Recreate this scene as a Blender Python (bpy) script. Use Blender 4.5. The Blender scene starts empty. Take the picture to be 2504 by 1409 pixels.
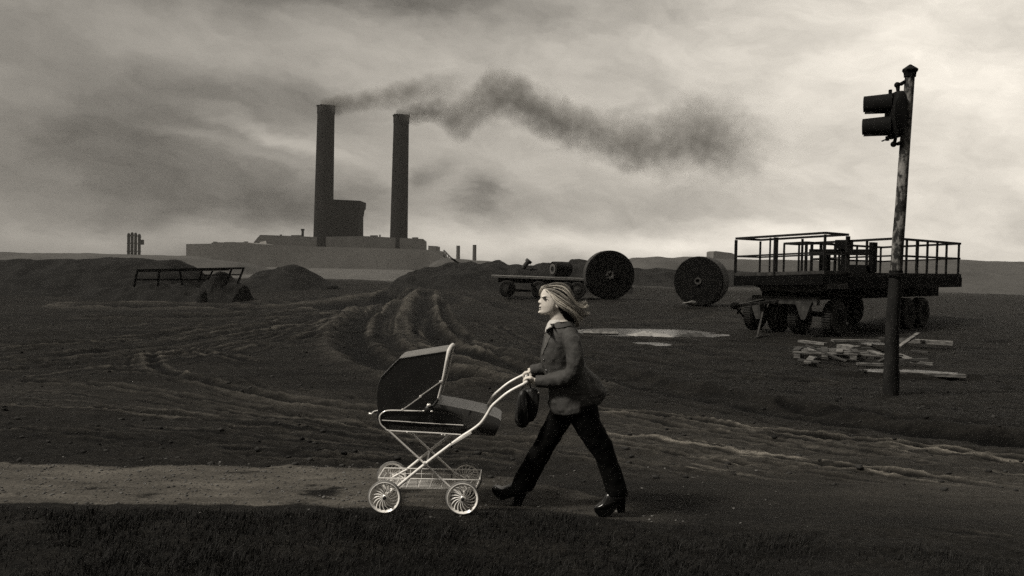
import bpy, bmesh, math, random
import numpy as np
from mathutils import Vector, Matrix
random.seed(7); rng = np.random.default_rng(11)
scn = bpy.context.scene
COL = scn.collection
rad = math.radians

# ------------------------------------------------------------------ camera
CAM = Vector((0, 0, 1.8)); FPX = 2100.0; CX, CY = 1252.0, 704.5
PITCH = math.atan((CY - 640.0) / FPX); ROLL = 0.02
F_ = Vector((0, math.cos(PITCH), -math.sin(PITCH)))
r0 = Vector((1, 0, 0)); u0 = Vector((0, math.sin(PITCH), math.cos(PITCH)))
R_ = r0 * math.cos(ROLL) + u0 * math.sin(ROLL)
U_ = u0 * math.cos(ROLL) - r0 * math.sin(ROLL)
def ray(px, py):
    return F_ + R_ * ((px - CX) / FPX) + U_ * ((CY - py) / FPX)
def at(px, py, Y):
    """world point that the photograph shows at (px, py) and that lies Y metres in front"""
    d = ray(px, py); return CAM + d * (Y / d.y)
def ground(px, py, z=0.0):
    d = ray(px, py); return CAM + d * ((z - CAM.z) / d.z)
cam = bpy.data.cameras.new('camera'); cam.sensor_width = 36; cam.sensor_fit = 'HORIZONTAL'
cam.lens = 36 * FPX / 2504; cam.clip_end = 5000; cam.clip_start = 0.05
co = bpy.data.objects.new('camera', cam); COL.objects.link(co)
m = Matrix.Identity(4)
for i in range(3):
    m[i][0] = R_[i]; m[i][1] = U_[i]; m[i][2] = -F_[i]; m[i][3] = CAM[i]
co.matrix_world = m; scn.camera = co

# ------------------------------------------------------------------ numpy noise
def _h(ix, iy, s):
    n = (ix * 374761393 + iy * 668265263 + s * 1442695041) & 0x7fffffff
    n = ((n ^ (n >> 13)) * 1274126177) & 0x7fffffff
    return ((n ^ (n >> 16)) & 0xffff) / 65535.0
def vnoise(x, y, s=0):
    x = np.asarray(x, float); y = np.asarray(y, float)
    ix = np.floor(x).astype(np.int64); iy = np.floor(y).astype(np.int64)
    fx = x - ix; fy = y - iy; fx = fx * fx * (3 - 2 * fx); fy = fy * fy * (3 - 2 * fy)
    a = _h(ix, iy, s); b = _h(ix + 1, iy, s); c = _h(ix, iy + 1, s); d = _h(ix + 1, iy + 1, s)
    return (a + (b - a) * fx) * (1 - fy) + (c + (d - c) * fx) * fy
def fbm(x, y, s=0, o=4):
    v = 0; a = .5; t = 0
    for k in range(o):
        v = v + a * vnoise(x, y, s + k * 17); t += a; a *= .5; x = x * 2.03 + 5.1; y = y * 2.03 + 1.7
    return v / t - .5
def sstep(a, b, x):
    t = np.clip((x - a) / (b - a), 0, 1); return t * t * (3 - 2 * t)

# ------------------------------------------------------------------ terrain
def smooth_poly(P, n=6):
    out = []
    for i in range(len(P) - 1):
        p0 = P[max(i - 1, 0)]; p1 = P[i]; p2 = P[i + 1]; p3 = P[min(i + 2, len(P) - 1)]
        for k in range(n):
            t = k / n
            out.append(.5 * ((2 * p1) + (-p0 + p2) * t + (2 * p0 - 5 * p1 + 4 * p2 - p3) * t * t + (-p0 + 3 * p1 - 3 * p2 + p3) * t ** 3))
    out.append(P[-1]); return np.array(out)
def gp(pts): return [(ground(*p).x, ground(*p).y) for p in pts]
# (image polyline, half width m, depth m, ridge m)
RUTS = [
 ([(985,703),(940,735),(895,768),(872,806),(884,850),(930,884),(1000,908),(1080,930)], .42, .15, .09, 1.0),
 ([(1015,703),(975,738),(938,785),(942,822),(972,856),(1040,893),(1180,935)], .22, .12, .07, 1.0),
 ([(1042,712),(1032,760),(1052,806),(1098,840),(1180,868),(1290,908),(1400,950)], .34, .16, .10, 1.0),
 ([(1080,735),(1098,785),(1145,828),(1240,868),(1330,908)], .16, .10, .07, .7),
 ([(965,700),(905,735),(830,765),(700,792),(500,812),(250,835),(0,850)], .20, .09, .07, .8),
 ([(950,712),(860,760),(700,800),(480,835),(250,862),(0,880)], .22, .09, .07, .8),
 ([(890,800),(800,822),(640,842),(480,862),(250,885),(0,905)], .14, .07, .06, .8),
 ([(460,858),(500,866),(560,874),(600,884)], .10, .05, .05, 1.0),
 ([(250,905),(380,912),(480,930),(600,960),(760,985),(930,1010),(1100,1032)], .12, .07, .05, .8),
 ([(60,930),(250,945),(400,965),(700,1010),(900,1045),(1200,1075),(1300,1083)], .08, .05, .04, .7),
 ([(250,1000),(420,1010),(600,1036),(900,1075),(1250,1112)], .07, .04, .03, .6),
 ([(60,1050),(400,1080),(800,1118),(1200,1150)], .06, .03, .03, .6),
 ([(370,868),(378,890),(395,905),(430,915)], .10, .06, .03, 1.2),
 ([(250,745),(500,748),(700,750),(840,742),(960,722)], .9, .26, .20, 1.5),
 ([(250,785),(450,778),(650,770),(820,752)], .4, .12, .1, .7),
 ([(1130,720),(1300,760),(1420,800),(1600,845),(1800,880)], .35, .10, .08, .5),
 ([(1450,780),(1600,772),(1750,765),(1850,775)], .5, .10, .08, .6),
 ([(1440,880),(1600,900),(1800,930),(2000,950)], .18, .07, .05, .6),
 ([(1380,988),(1450,997),(1560,1010),(1700,1027),(1850,1050),(2000,1068),(2130,1080),(2252,1093),(2800,1160),(3600,1250)], .07, .06, .04, 1.4),
 ([(1420,1052),(1505,1066),(1600,1075),(1700,1090),(1850,1112),(1960,1125)], .055, -.035, .0, -1.2),
 ([(1840,1113),(2000,1133),(2100,1146),(2252,1164),(2800,1240),(3600,1345)], .06, .06, .03, 1.5),
 ([(1500,1010),(1650,1040),(1800,1062),(2000,1090),(2250,1120)], .06, .03, .03, .7),
 ([(1300,1040),(1500,1085),(1750,1125),(2000,1160),(2252,1190)], .05, .03, .03, .7),
 ([(1700,1140),(1850,1166),(2000,1186),(2110,1202),(2300,1225)], .04, -.015, .0, -.8),
 ([(1450,1120),(1750,1165),(2000,1215),(2300,1262)], .05, .03, .02, .6),
 ([(1480,926),(1540,945),(1620,958),(1700,974),(1850,1004),(1950,1024),(2100,1042),(2252,1062),(2800,1120),(3600,1205)], .10, .10, .0, 1.6),
]
def _res(P, n=14):
    P = smooth_poly(np.array(P, float), 8); t = np.linspace(0, len(P) - 1, n); return np.stack([np.interp(t, range(len(P)), P[:, k]) for k in (0, 1)], 1)
FANS = [([(960,705),(830,762),(500,795),(250,805),(0,812)], [(905,790),(760,835),(480,885),(250,915),(0,940)], 15, .10),
        ([(0,925),(250,940),(600,985),(950,1045),(1250,1085)], [(0,1100),(250,1105),(600,1115),(950,1130),(1250,1145)], 13, .05),
        ([(1400,985),(1700,1025),(2000,1066),(2300,1098),(2800,1160),(3600,1250)], [(1300,1130),(1600,1185),(1950,1240),(2300,1300),(2800,1370),(3400,1460)], 17, .045),
        ([(1040,715),(1150,765),(1300,820),(1420,870)], [(985,850),(1100,890),(1250,935),(1420,985)], 9, .10),
        ([(990,702),(920,745),(880,780),(870,830)], [(1090,735),(1080,770),(1090,810),(1120,840)], 8, .12)]
for A_, B_, n_, w_ in FANS:
    A_, B_ = _res(A_), _res(B_)
    for k in range(n_):
        t = (k + rng.uniform(.1, .9)) / n_; t = t + .06 * np.cumsum(rng.normal(0, .35, len(A_))) / 2
        P = A_ * (1 - t[:, None]) + B_ * t[:, None]; a_ = rng.integers(0, 7); b_ = rng.integers(a_ + 5, 15)
        q_ = float(rng.choice([-1, 1, 1])) * rng.uniform(.45, 1.0); w1_ = w_ * rng.uniform(.4, 1.1)
        RUTS.append(([tuple(p) for p in P[a_:b_]], w1_, w1_ * .35 * np.sign(q_), w1_ * .15, q_))
RUTS = [(np.array(gp(p)), w, d, r, q) for p, w, d, r, q in RUTS]
SCARP = np.array(gp([(1300,872),(1480,915),(1640,945),(1760,968),(1900,998),(2050,1025),(2250,1055),(2900,1130),(3800,1225)]))
def seg_dist(x, y, P):
    best = np.full(x.shape, 1e9); side = np.zeros(x.shape); along = np.zeros(x.shape); acc = 0
    for (ax, ay), (bx, by) in zip(P[:-1], P[1:]):
        dx, dy = bx - ax, by - ay; L2 = dx * dx + dy * dy + 1e-9
        t = np.clip(((x - ax) * dx + (y - ay) * dy) / L2, 0, 1)
        ex = x - ax - t * dx; ey = y - ay - t * dy; d = np.hypot(ex, ey)
        k = d < best
        best = np.where(k, d, best); side = np.where(k, np.sign(dx * ey - dy * ex), side)
        along = np.where(k, acc + t * math.sqrt(L2), along); acc += math.sqrt(L2)
    return best, side, along
RUTS = [(smooth_poly(P, 5), w, d, r, q) for P, w, d, r, q in RUTS]
_extra = []
for P, w, d, r, wq in RUTS[4:26]:
    tan = np.gradient(P, axis=0); tan /= np.linalg.norm(tan, axis=1)[:, None] + 1e-9; nrm_ = np.stack([-tan[:, 1], tan[:, 0]], 1)
    for sgn in (-1, 1):
        a, b = sorted(rng.integers(0, len(P), 2)); b = min(len(P), b + len(P) // 2)
        if b - a < 5: continue
        off = sgn * rng.uniform(2.4, 5.0) * w * (1 + .15 * np.sin(np.arange(a, b) * .7 + rng.uniform(0, 6)))
        _extra.append((P[a:b] + nrm_[a:b] * off[:, None], w * rng.uniform(.3, .5), d * .45, r * .4, wq * .5))
RUTS += _extra
SCARP = smooth_poly(SCARP, 4)
PATH_X1 = ground(1690, 1280).x
def path_mask(x, y):
    far = 7.30 + .30 * (vnoise(x * .9, x * 0 + 3, 5) - .5) + .10 * (vnoise(x * 3.1, x * 0, 6) - .5)
    near = 6.14 - .28 * sstep(.1, 1.2, x) + .14 * (vnoise(x * .9 + 8, x * 0, 9) - .5) + .10 * (vnoise(x * 2.7, x * 0, 12) - .5)
    far = far - .85 * sstep(-.2, 1.1, x)                         # the strip narrows towards the right
    e = .10 + .05 * sstep(-1, 1, x)
    m = sstep(-e, e, far - y) * sstep(-.05, .08, y - near)
    pn = fbm(x * 2.2, y * 5.5, 44, 5); m = np.clip(m * (1.1 + 2.2 * pn), 0, 1); ex = np.abs(m - .5); m = sstep(.28, .72, m + .9 * fbm(x * 9, y * 16, 45, 3) * (1 - 2 * ex))
    return m * (1 - sstep(PATH_X1 - .5, PATH_X1 + .2, x)) * (1 - .55 * sstep(-1.5, .3, x))
PUDZ = 0.0
PUDS = [(*ground(1590, 815)[:2], 1.95, 1.35, 0.0), (*ground(1598, 843)[:2], .55, .5, 0.0), (*ground(2215, 925)[:2], .8, .3, .1), (*ground(2110, 842)[:2], .6, .5, .03)]
def height(x, y, damp_shade=None):
    x = np.asarray(x, float); y = np.asarray(y, float); r = np.hypot(x, y)
    walk = sstep(5.75, 6.05, y) * (1 - sstep(7.0, 7.6, y))        # the trodden strip is flat
    rough = 1 - .93 * walk
    near = 1 - sstep(60, 110, r)
    z = fbm(x * .13, y * .13, 1, 3) * .55 * sstep(9, 26, y) * near
    z = z + fbm(x * .8, y * 1.5, 2, 4) * .12 * rough * sstep(6, 20, r) * near
    calm = np.zeros(x.shape)
    for i, (P, w, d, rg, wq) in enumerate(RUTS):
        lo = P.min(0) - 4 * w; hi = P.max(0) + 4 * w
        k = (x > lo[0]) & (x < hi[0]) & (y > lo[1]) & (y < hi[1])
        if not k.any(): continue
        dd, sd, al = seg_dist(x[k], y[k], P)
        mod = .7 + .6 * vnoise(al * .7 / max(w, .1) * .35, al * 0 + i, 21)
        s = dd + w * .35 * (vnoise(x[k] * 1.6, y[k] * 1.6, 31 + i) - .5) + w * .25 * (vnoise(x[k] * 7, y[k] * 7, 71 + i) - .5)
        prof = -d * np.exp(-(s / w) ** 2) + rg * np.exp(-((s - 1.55 * w) / (.6 * w)) ** 2)
        z[k] = z[k] + (1.0 if i < 4 else .55) * prof * mod * rough[k]
        if i < 4: calm[k] = np.maximum(calm[k], np.exp(-(dd / (2.6 * w)) ** 2))
        if damp_shade is not None: damp_shade[k] += wq * (np.exp(-(s / (w * .9)) ** 2) - (.7 if rg > 0 else 0) * np.exp(-((s - 1.55 * w) / (.6 * w)) ** 2)) * mod * rough[k]
    quiet = rough * (1 - .85 * calm)
    z = z + fbm(x * 3.2, y * 5.0, 3, 4) * .05 * quiet * (1 - sstep(30, 60, r))
    z = z + .05 * fbm(x * .5 + y * .25, y * 4.2 - x * .5, 41, 5) * quiet * (1 - sstep(24, 45, r))
    z = z + fbm(x * 11, y * 14, 4, 3) * .04 * quiet * (1 - sstep(14, 26, r))
    dd, sd, al = seg_dist(x, y, SCARP)
    s = dd * sd + .12 * (vnoise(x * 2.5, y * 2.5, 77) - .5)
    z = z + np.where(r < 40, .15 * (1 / (1 + np.exp(np.clip(-s / .05, -40, 40)))) * np.exp(-np.clip(s, 0, 99) / 5), 0) * sstep(0, 1.0, x)
    z = z + .035 * fbm(x * 2.0, y * 2.0, 8, 4) * sstep(6.1, 5.7, y) * (r < 12) * 2
    for (cx_, cy_, rx_, ry_, zz) in PUDS:                                                     # hollows that hold puddles
        pq = ((x - cx_) / rx_) ** 2 + ((y - cy_) / ry_) ** 2
        pk = 1 - sstep(.7, 1.6, pq)
        z = z * (1 - pk) + pk * (zz + (.055 * (pq - .82) + .15 * fbm(x * .9, y * 2.6, 63, 5)) * min(1, rx_))
        rim = sstep(.9, 1.25, pq) * (1 - sstep(2.0, 2.8, pq)); z = z * (1 - rim) + np.maximum(z, zz + .012 + .03 * vnoise(x * 1.5, y * 2.5, 66)) * rim
    z = z - 2.0 * sstep(68, 120, y)
    return z
def H(x, y): return float(height(np.array([x]), np.array([y]))[0])

# ------------------------------------------------------------------ mesh helpers
ORG = {}
def setp(o, label=None, cat=None, group=None, kind=None):
    if label: o['label'] = label
    if cat: o['category'] = cat
    if group: o['group'] = group
    if kind: o['kind'] = kind
    return o
def thing(name, loc, label, cat, group=None, kind=None):
    o = bpy.data.objects.new(name, None); COL.objects.link(o); o.location = loc; o.empty_display_size = .2
    ORG[o.name] = Vector(loc); return setp(o, label, cat, group, kind)
class MB:
    def __init__(s): s.v = []; s.f = []
    def add(s, vs, fs):
        n = len(s.v); s.v += [Vector(v) for v in vs]; s.f += [tuple(i + n for i in f) for f in fs]; return s
    def box(s, c, ax, ay, az):
        c = Vector(c); q = []
        for i in (-1, 1):
            for j in (-1, 1):
                for k in (-1, 1): q.append(c + Vector(ax) * i + Vector(ay) * j + Vector(az) * k)
        return s.add(q, [(0,1,3,2),(4,6,7,5),(0,4,5,1),(2,3,7,6),(0,2,6,4),(1,5,7,3)])
    def bar(s, a, b, w, h=None, up=Vector((0, 0, 1))):
        a, b = Vector(a), Vector(b); d = (b - a); L = d.length; d.normalize(); h = h or w
        sx = d.cross(up)
        if sx.length < 1e-3: sx = d.cross(Vector((1, 0, 0)))
        sx.normalize(); sy = sx.cross(d)
        return s.box((a + b) / 2, d * L / 2, sx * w / 2, sy * h / 2)
    def loft(s, rings, cap=True, closed=False):
        n = len(rings[0]); vs = [p for r in rings for p in r]; fs = []
        m = len(rings)
        for i in range(m if closed else m - 1):
            j = (i + 1) % m
            for k in range(n):
                l = (k + 1) % n; fs.append((i * n + k, i * n + l, j * n + l, j * n + k))
        if cap and not closed:
            fs.append(tuple(range(n - 1, -1, -1))); fs.append(tuple(range((m - 1) * n, m * n)))
        return s.add(vs, fs)
    def tube(s, pts, r, n=8, closed=False, flat=1.0):
        pts = [Vector(p) for p in pts]; m = len(pts); rr = r if isinstance(r, (list, tuple)) else [r] * m
        rings = []; prev = None
        for i in range(m):
            if closed: t = pts[(i + 1) % m] - pts[i - 1]
            else: t = pts[min(i + 1, m - 1)] - pts[max(i - 1, 0)]
            t.normalize()
            if prev is None:
                prev = t.cross(Vector((0, 0, 1)))
                if prev.length < .05: prev = t.cross(Vector((0, 1, 0)))
            prev = (prev - t * prev.dot(t)).normalized(); b = t.cross(prev)
            rings.append([pts[i] + (prev * math.cos(2 * math.pi * k / n) * flat + b * math.sin(2 * math.pi * k / n)) * rr[i] for k in range(n)])
        return s.loft(rings, True, closed)
    def lathe(s, c, axis, prof, n=24, cap=True):
        c, a = Vector(c), Vector(axis).normalized()
        e = a.cross(Vector((0, 0, 1)))
        if e.length < .01: e = a.cross(Vector((0, 1, 0)))
        e.normalize(); g = a.cross(e)
        return s.loft([[c + a * h + (e * math.cos(2 * math.pi * k / n) + g * math.sin(2 * math.pi * k / n)) * r for k in range(n)] for h, r in prof], cap)
    def pillow(s, poly, d, layers=((-1,.8),(-.8,.95),(-.4,1),(.4,1),(.8,.95),(1,.8))):
        """closed outline poly (3D points) given thickness d (vector, half) with rounded edges"""
        c = sum((Vector(p) for p in poly), Vector()) / len(poly)
        return s.loft([[c + (Vector(p) - c) * k + Vector(d) * t for p in poly] for t, k in layers])
    def prism(s, poly, d):
        return s.loft([[Vector(p) for p in poly], [Vector(p) + Vector(d) for p in poly]])
    def ell(s, c, rx, ry, rz, n=14, m=8, rot=None):
        c = Vector(c); rings = []
        for i in range(1, m):
            a = math.pi * i / m; rings.append([Vector((math.sin(a) * math.cos(2 * math.pi * k / n) * rx, math.sin(a) * math.sin(2 * math.pi * k / n) * ry, -math.cos(a) * rz)) for k in range(n)])
        if rot is not None: rings = [[rot @ p for p in r] for r in rings]
        return s.loft([[p + c for p in r] for r in rings])
    def build(s, name, mat, parent=None, org=None, smooth=None, label=None):
        me = bpy.data.meshes.new(name)
        o = bpy.data.objects.new(name, me); COL.objects.link(o)
        if parent is not None: org = ORG[parent.name]
        if org is None:
            bb = np.array([v[:] for v in s.v]); org = Vector((*( (bb.min(0) + bb.max(0)) / 2)[:2], bb[:, 2].min()))
        org = Vector(org)
        me.from_pydata([tuple(v - org) for v in s.v], [], s.f)
        bm = bmesh.new(); bm.from_mesh(me); bmesh.ops.recalc_face_normals(bm, faces=bm.faces); bm.to_mesh(me); bm.free()
        if mat: me.materials.append(mat)
        if smooth:
            me.shade_smooth()
            if smooth != 180: me.set_sharp_from_angle(angle=rad(smooth))
        if parent is not None: o.parent = parent
        else: o.location = org
        ORG[o.name] = org
        if label: o['label'] = label
        return o
def fuse(o, voxel, it=3, fac=.5):
    a = o.modifiers.new('r', 'REMESH'); a.mode = 'VOXEL'; a.voxel_size = voxel
    b = o.modifiers.new('s', 'SMOOTH'); b.iterations = it; b.factor = fac
    dg = bpy.context.evaluated_depsgraph_get()
    me = bpy.data.meshes.new_from_object(o.evaluated_get(dg)); mats = list(o.data.materials)
    o.modifiers.clear(); o.data = me
    if not me.materials:
        for mm in mats: me.materials.append(mm)
    me.shade_smooth(); return o
def np_mesh(name, V, Fq, mat, org=(0, 0, 0)):
    me = bpy.data.meshes.new(name); V = np.asarray(V, np.float32); nq = len(Fq); k = Fq.shape[1]
    me.vertices.add(len(V)); me.vertices.foreach_set('co', V.ravel())
    me.loops.add(nq * k); me.loops.foreach_set('vertex_index', Fq.astype(np.int32).ravel())
    me.polygons.add(nq); me.polygons.foreach_set('loop_start', np.arange(0, nq * k, k, dtype=np.int32))
    me.update(calc_edges=True); me.validate()
    me.materials.append(mat); o = bpy.data.objects.new(name, me); COL.objects.link(o); o.location = org
    ORG[o.name] = Vector(org); return o

# ------------------------------------------------------------------ materials
TINT = (1.0, .972, .925)
def node(nt, t, **k):
    n = nt.nodes.new(t)
    for a, b in k.items(): setattr(n, a, b)
    return n
def mat(name, g, rough=.8, spec=.3, metal=0, var=.0, vscale=6, bump=0, bscale=40, stretch=(1, 1, 1), g2=None, lo=.4, hi=.6, coord='Object', tint=TINT):
    """grey g, optionally blotched towards g2 by noise (wear, dirt, weave), with noise bump"""
    M = bpy.data.materials.new(name); M.use_nodes = True; nt = M.node_tree; p = nt.nodes['Principled BSDF']
    c = (g * tint[0], g * tint[1], g * tint[2], 1)
    p.inputs['Base Color'].default_value = c; p.inputs['Roughness'].default_value = rough
    p.inputs['Specular IOR Level'].default_value = spec; p.inputs['Metallic'].default_value = metal
    tc = node(nt, 'ShaderNodeTexCoord'); mp = node(nt, 'ShaderNodeMapping'); mp.inputs['Scale'].default_value = stretch
    nt.links.new(tc.outputs[coord], mp.inputs['Vector'])
    if g2 is None and var: g2 = g * (1 + var)
    if g2 is not None:
        n = node(nt, 'ShaderNodeTexNoise'); n.inputs['Scale'].default_value = vscale; n.inputs['Detail'].default_value = 6; n.inputs['Roughness'].default_value = .65
        nt.links.new(mp.outputs[0], n.inputs['Vector'])
        r = node(nt, 'ShaderNodeValToRGB'); r.color_ramp.elements[0].position = lo; r.color_ramp.elements[1].position = hi
        r.color_ramp.elements[0].color = c; r.color_ramp.elements[1].color = (g2 * tint[0], g2 * tint[1], g2 * tint[2], 1)
        nt.links.new(n.outputs['Fac'], r.inputs[0]); nt.links.new(r.outputs[0], p.inputs['Base Color'])
    if bump:
        n = node(nt, 'ShaderNodeTexNoise'); n.inputs['Scale'].default_value = bscale; n.inputs['Detail'].default_value = 5
        nt.links.new(mp.outputs[0], n.inputs['Vector'])
        b = node(nt, 'ShaderNodeBump'); b.inputs['Strength'].default_value = bump; b.inputs['Distance'].default_value = .02
        nt.links.new(n.outputs['Fac'], b.inputs['Height']); nt.links.new(b.outputs[0], p.inputs['Normal'])
    return M
M_white = mat('white enamel', .86, .3, .5, var=-.15, vscale=14)
M_chrome = mat('chrome', .85, .22, .5, metal=.2, g2=.72, vscale=20)
M_rubber = mat('grey rubber', .10, .8, .2, g2=.16, vscale=30)
M_black = mat('black fitting', .015, .5, .4)
M_hood = mat('dark hood fabric', .014, .30, .75, g2=.019, vscale=12, bump=.08, bscale=220)
M_hoodlit = mat('sky-lit hood fabric', .11, .4, .5, g2=.15, vscale=14, bump=.2, bscale=200)  # sky light on the hood top painted in as a paler grey
M_panel = mat('dark panel vinyl', .012, .4, .4, g2=.018, vscale=10)
M_apron = mat('apron fabric', .032, .36, .65, g2=.045, vscale=9, bump=.1, bscale=160)
M_rim = mat('white rim band', .62, .55, .3, g2=.5, vscale=30)
M_skin = mat('skin', .62, .5, .3, g2=.54, vscale=25, tint=(1, .93, .84))
M_hair = mat('fair hair', .13, .42, .5, g2=.58, vscale=40, stretch=(1, 1, 1), tint=(1, .95, .86))
M_hairdark = mat('nape shade and lash hair', .012, .7, .2)
M_coat = mat('tweed coat', .038, .75, .22, g2=.054, vscale=40, bump=.1, bscale=120, lo=.35, hi=.65)
M_collar = mat('coat lapel', .065, .9, .12, g2=.10, vscale=26, bump=.4, bscale=90)
M_trouser = mat('black trousers', .0028, .9, .05, g2=.0045, vscale=20, bump=.3, bscale=30)
M_leather = mat('polished leather', .005, .26, .6, g2=.010, vscale=15)
M_sole = mat('shoe sole', .002, .7, .1)
M_bag = mat('bag leather', .003, .5, .25, g2=.022, vscale=20, stretch=(1, 1, .25), bump=.5, bscale=40)
M_steel = mat('rusty dark steel', .006, .8, .12, g2=.014, vscale=5, bump=.3, bscale=30)
M_steel2 = mat('weathered steel', .018, .8, .15, g2=.045, vscale=5, bump=.3, bscale=30)
M_beam = mat('black oily beam', .0022, .8, .06, g2=.004, vscale=4)
M_tyre = mat('worn tyre', .014, .85, .1, g2=.026, vscale=12, bump=.5, bscale=60)
M_belt = mat('black belt rubber', .0035, .85, .08, g2=.006, vscale=3)
M_reelside = mat('paler reel edge', .03, .85, .15, g2=.05, vscale=6)  # outer layers paler than the roll face
M_hub = mat('reel hub', .05, .8, .2, g2=.09, vscale=10)
M_wood = mat('weathered wood', .05, .85, .2, g2=.17, vscale=6, stretch=(1, 1, 6), bump=.3, bscale=40)
M_wooddark = mat('dirty wood', .022, .9, .2, g2=.05, vscale=6, bump=.3, bscale=40)
M_plastic = mat('pale plastic sheet', .16, .5, .4, g2=.26, vscale=9, bump=.4, bscale=14)
M_pole = mat('flaking painted pole', .012, .8, .3, g2=.20, vscale=9, lo=.47, hi=.58, stretch=(1, 1, .55), bump=.4, bscale=40)
M_polebase = mat('dark pole base', .006, .85, .15, g2=.016, vscale=8, stretch=(1, 1, .4), bump=.4, bscale=50)
M_signal = mat('black signal paint', .003, .75, .1, g2=.006, vscale=8)
M_lens = mat('signal lens', .05, .1, .5)
M_heap = mat('spoil', .009, .95, .08, g2=.016, vscale=.9, bump=1, bscale=3)
M_hill = mat('hazed grey hills', .05, .95, .1, g2=.07, vscale=.1)  # hills and small stacks: distance haze painted in as paler grey
M_brick = mat('sooty brick', .0045, .95, .05, g2=.008, vscale=.25)
M_works = mat('hazed grey works', .13, .95, .1, g2=.17, vscale=.06)  # haze in front of the works put into the colour
M_worksroof = mat('works roof', .08, .9, .1, g2=.10, vscale=.1)
M_pale = mat('pale rooflight', .5, .8, .2)

def ground_material():
    M = bpy.data.materials.new('churned mud'); M.use_nodes = True; nt = M.node_tree; p = nt.nodes['Principled BSDF']
    L = nt.links.new
    tc = node(nt, 'ShaderNodeTexCoord')
    def noise(scale, stretch, det=6, ro=.6):
        mp = node(nt, 'ShaderNodeMapping'); mp.inputs['Scale'].default_value = stretch
        n = node(nt, 'ShaderNodeTexNoise'); n.inputs['Scale'].default_value = scale; n.inputs['Detail'].default_value = det; n.inputs['Roughness'].default_value = ro
        L(tc.outputs['Object'], mp.inputs[0]); L(mp.outputs[0], n.inputs['Vector']); return n.outputs['Fac']
    def ramp(f, a, b, ca, cb):
        r = node(nt, 'ShaderNodeValToRGB'); e = r.color_ramp.elements; e[0].position = a; e[1].position = b
        e[0].color = (ca * TINT[0], ca * TINT[1], ca * TINT[2], 1); e[1].color = (cb * TINT[0], cb * TINT[1], cb * TINT[2], 1)
        L(f, r.inputs[0]); return r.outputs[0]
    def mix(f, a, b, t='MIX'):
        n = node(nt, 'ShaderNodeMix', data_type='RGBA', blend_type=t)
        if isinstance(f, float): n.inputs[0].default_value = f
        else: L(f, n.inputs[0])
        L(a, n.inputs[6]); L(b, n.inputs[7]); return n.outputs[2]
    mud = ramp(noise(1.1, (.45, 1.6, 1), 8, .65), .34, .68, .0036, .0145)
    mud2 = ramp(noise(14, (.45, 1, 1), 8, .75), .3, .7, .3, 1.9)
    mud = mix(1.0, mud, mud2, 'MULTIPLY')
    mud = mix(1.0, mud, ramp(noise(42, (.6, 1, 1), 5, .85), .36, .66, .4, 1.9), 'MULTIPLY')
    aw = node(nt, 'ShaderNodeAttribute', attribute_name='damp_shade')                       # rut floors: damp plus painted shade; crests: painted light
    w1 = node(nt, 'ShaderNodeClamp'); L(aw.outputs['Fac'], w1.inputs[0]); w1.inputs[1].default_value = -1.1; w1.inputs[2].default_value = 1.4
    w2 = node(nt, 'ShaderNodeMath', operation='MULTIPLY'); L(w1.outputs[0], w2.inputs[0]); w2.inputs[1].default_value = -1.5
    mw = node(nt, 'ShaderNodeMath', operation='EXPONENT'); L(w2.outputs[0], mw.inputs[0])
    dirt = ramp(noise(2.5, (.5, 1, 1), 8, .7), .3, .7, .042, .075)
    dirt = mix(1.0, dirt, ramp(noise(48, (.7, 1, 1), 5, .85), .36, .66, .45, 1.7), 'MULTIPLY')
    dirt = mix(1.0, dirt, ramp(noise(3.2, (.5, 1.6, 1), 7, .72), .33, .67, .55, 1.4), 'MULTIPLY')
    a = node(nt, 'ShaderNodeAttribute', attribute_name='trodden')
    c = mix(a.outputs['Fac'], mud, dirt)
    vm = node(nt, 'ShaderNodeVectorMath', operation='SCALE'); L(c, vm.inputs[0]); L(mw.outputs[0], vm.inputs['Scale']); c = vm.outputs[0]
    a2 = node(nt, 'ShaderNodeAttribute', attribute_name='far_mist')
    c = mix(a2.outputs['Fac'], c, ramp(noise(.25, (1, 1, 1), 4, .6), .3, .7, .06, .10))  # mist over the far ground painted in as a paler colour
    L(c, p.inputs['Base Color'])
    p.inputs['Roughness'].default_value = .85; p.inputs['Specular IOR Level'].default_value = .12
    h = node(nt, 'ShaderNodeMath', operation='ADD'); L(noise(9, (.7, 1, 1), 8, .75), h.inputs[0])
    h2 = node(nt, 'ShaderNodeMath', operation='MULTIPLY'); L(noise(60, (1, 1, 1), 4, .7), h2.inputs[0]); h2.inputs[1].default_value = .35; L(h2.outputs[0], h.inputs[1])
    b = node(nt, 'ShaderNodeBump'); b.inputs['Distance'].default_value = .12
    s = node(nt, 'ShaderNodeMapRange'); L(a.outputs['Fac'], s.inputs[0]); s.inputs[3].default_value = .9; s.inputs[4].default_value = .25; L(s.outputs[0], b.inputs['Strength'])
    L(h.outputs[0], b.inputs['Height']); L(b.outputs[0], p.inputs['Normal'])
    return M
M_ground = ground_material()

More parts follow.
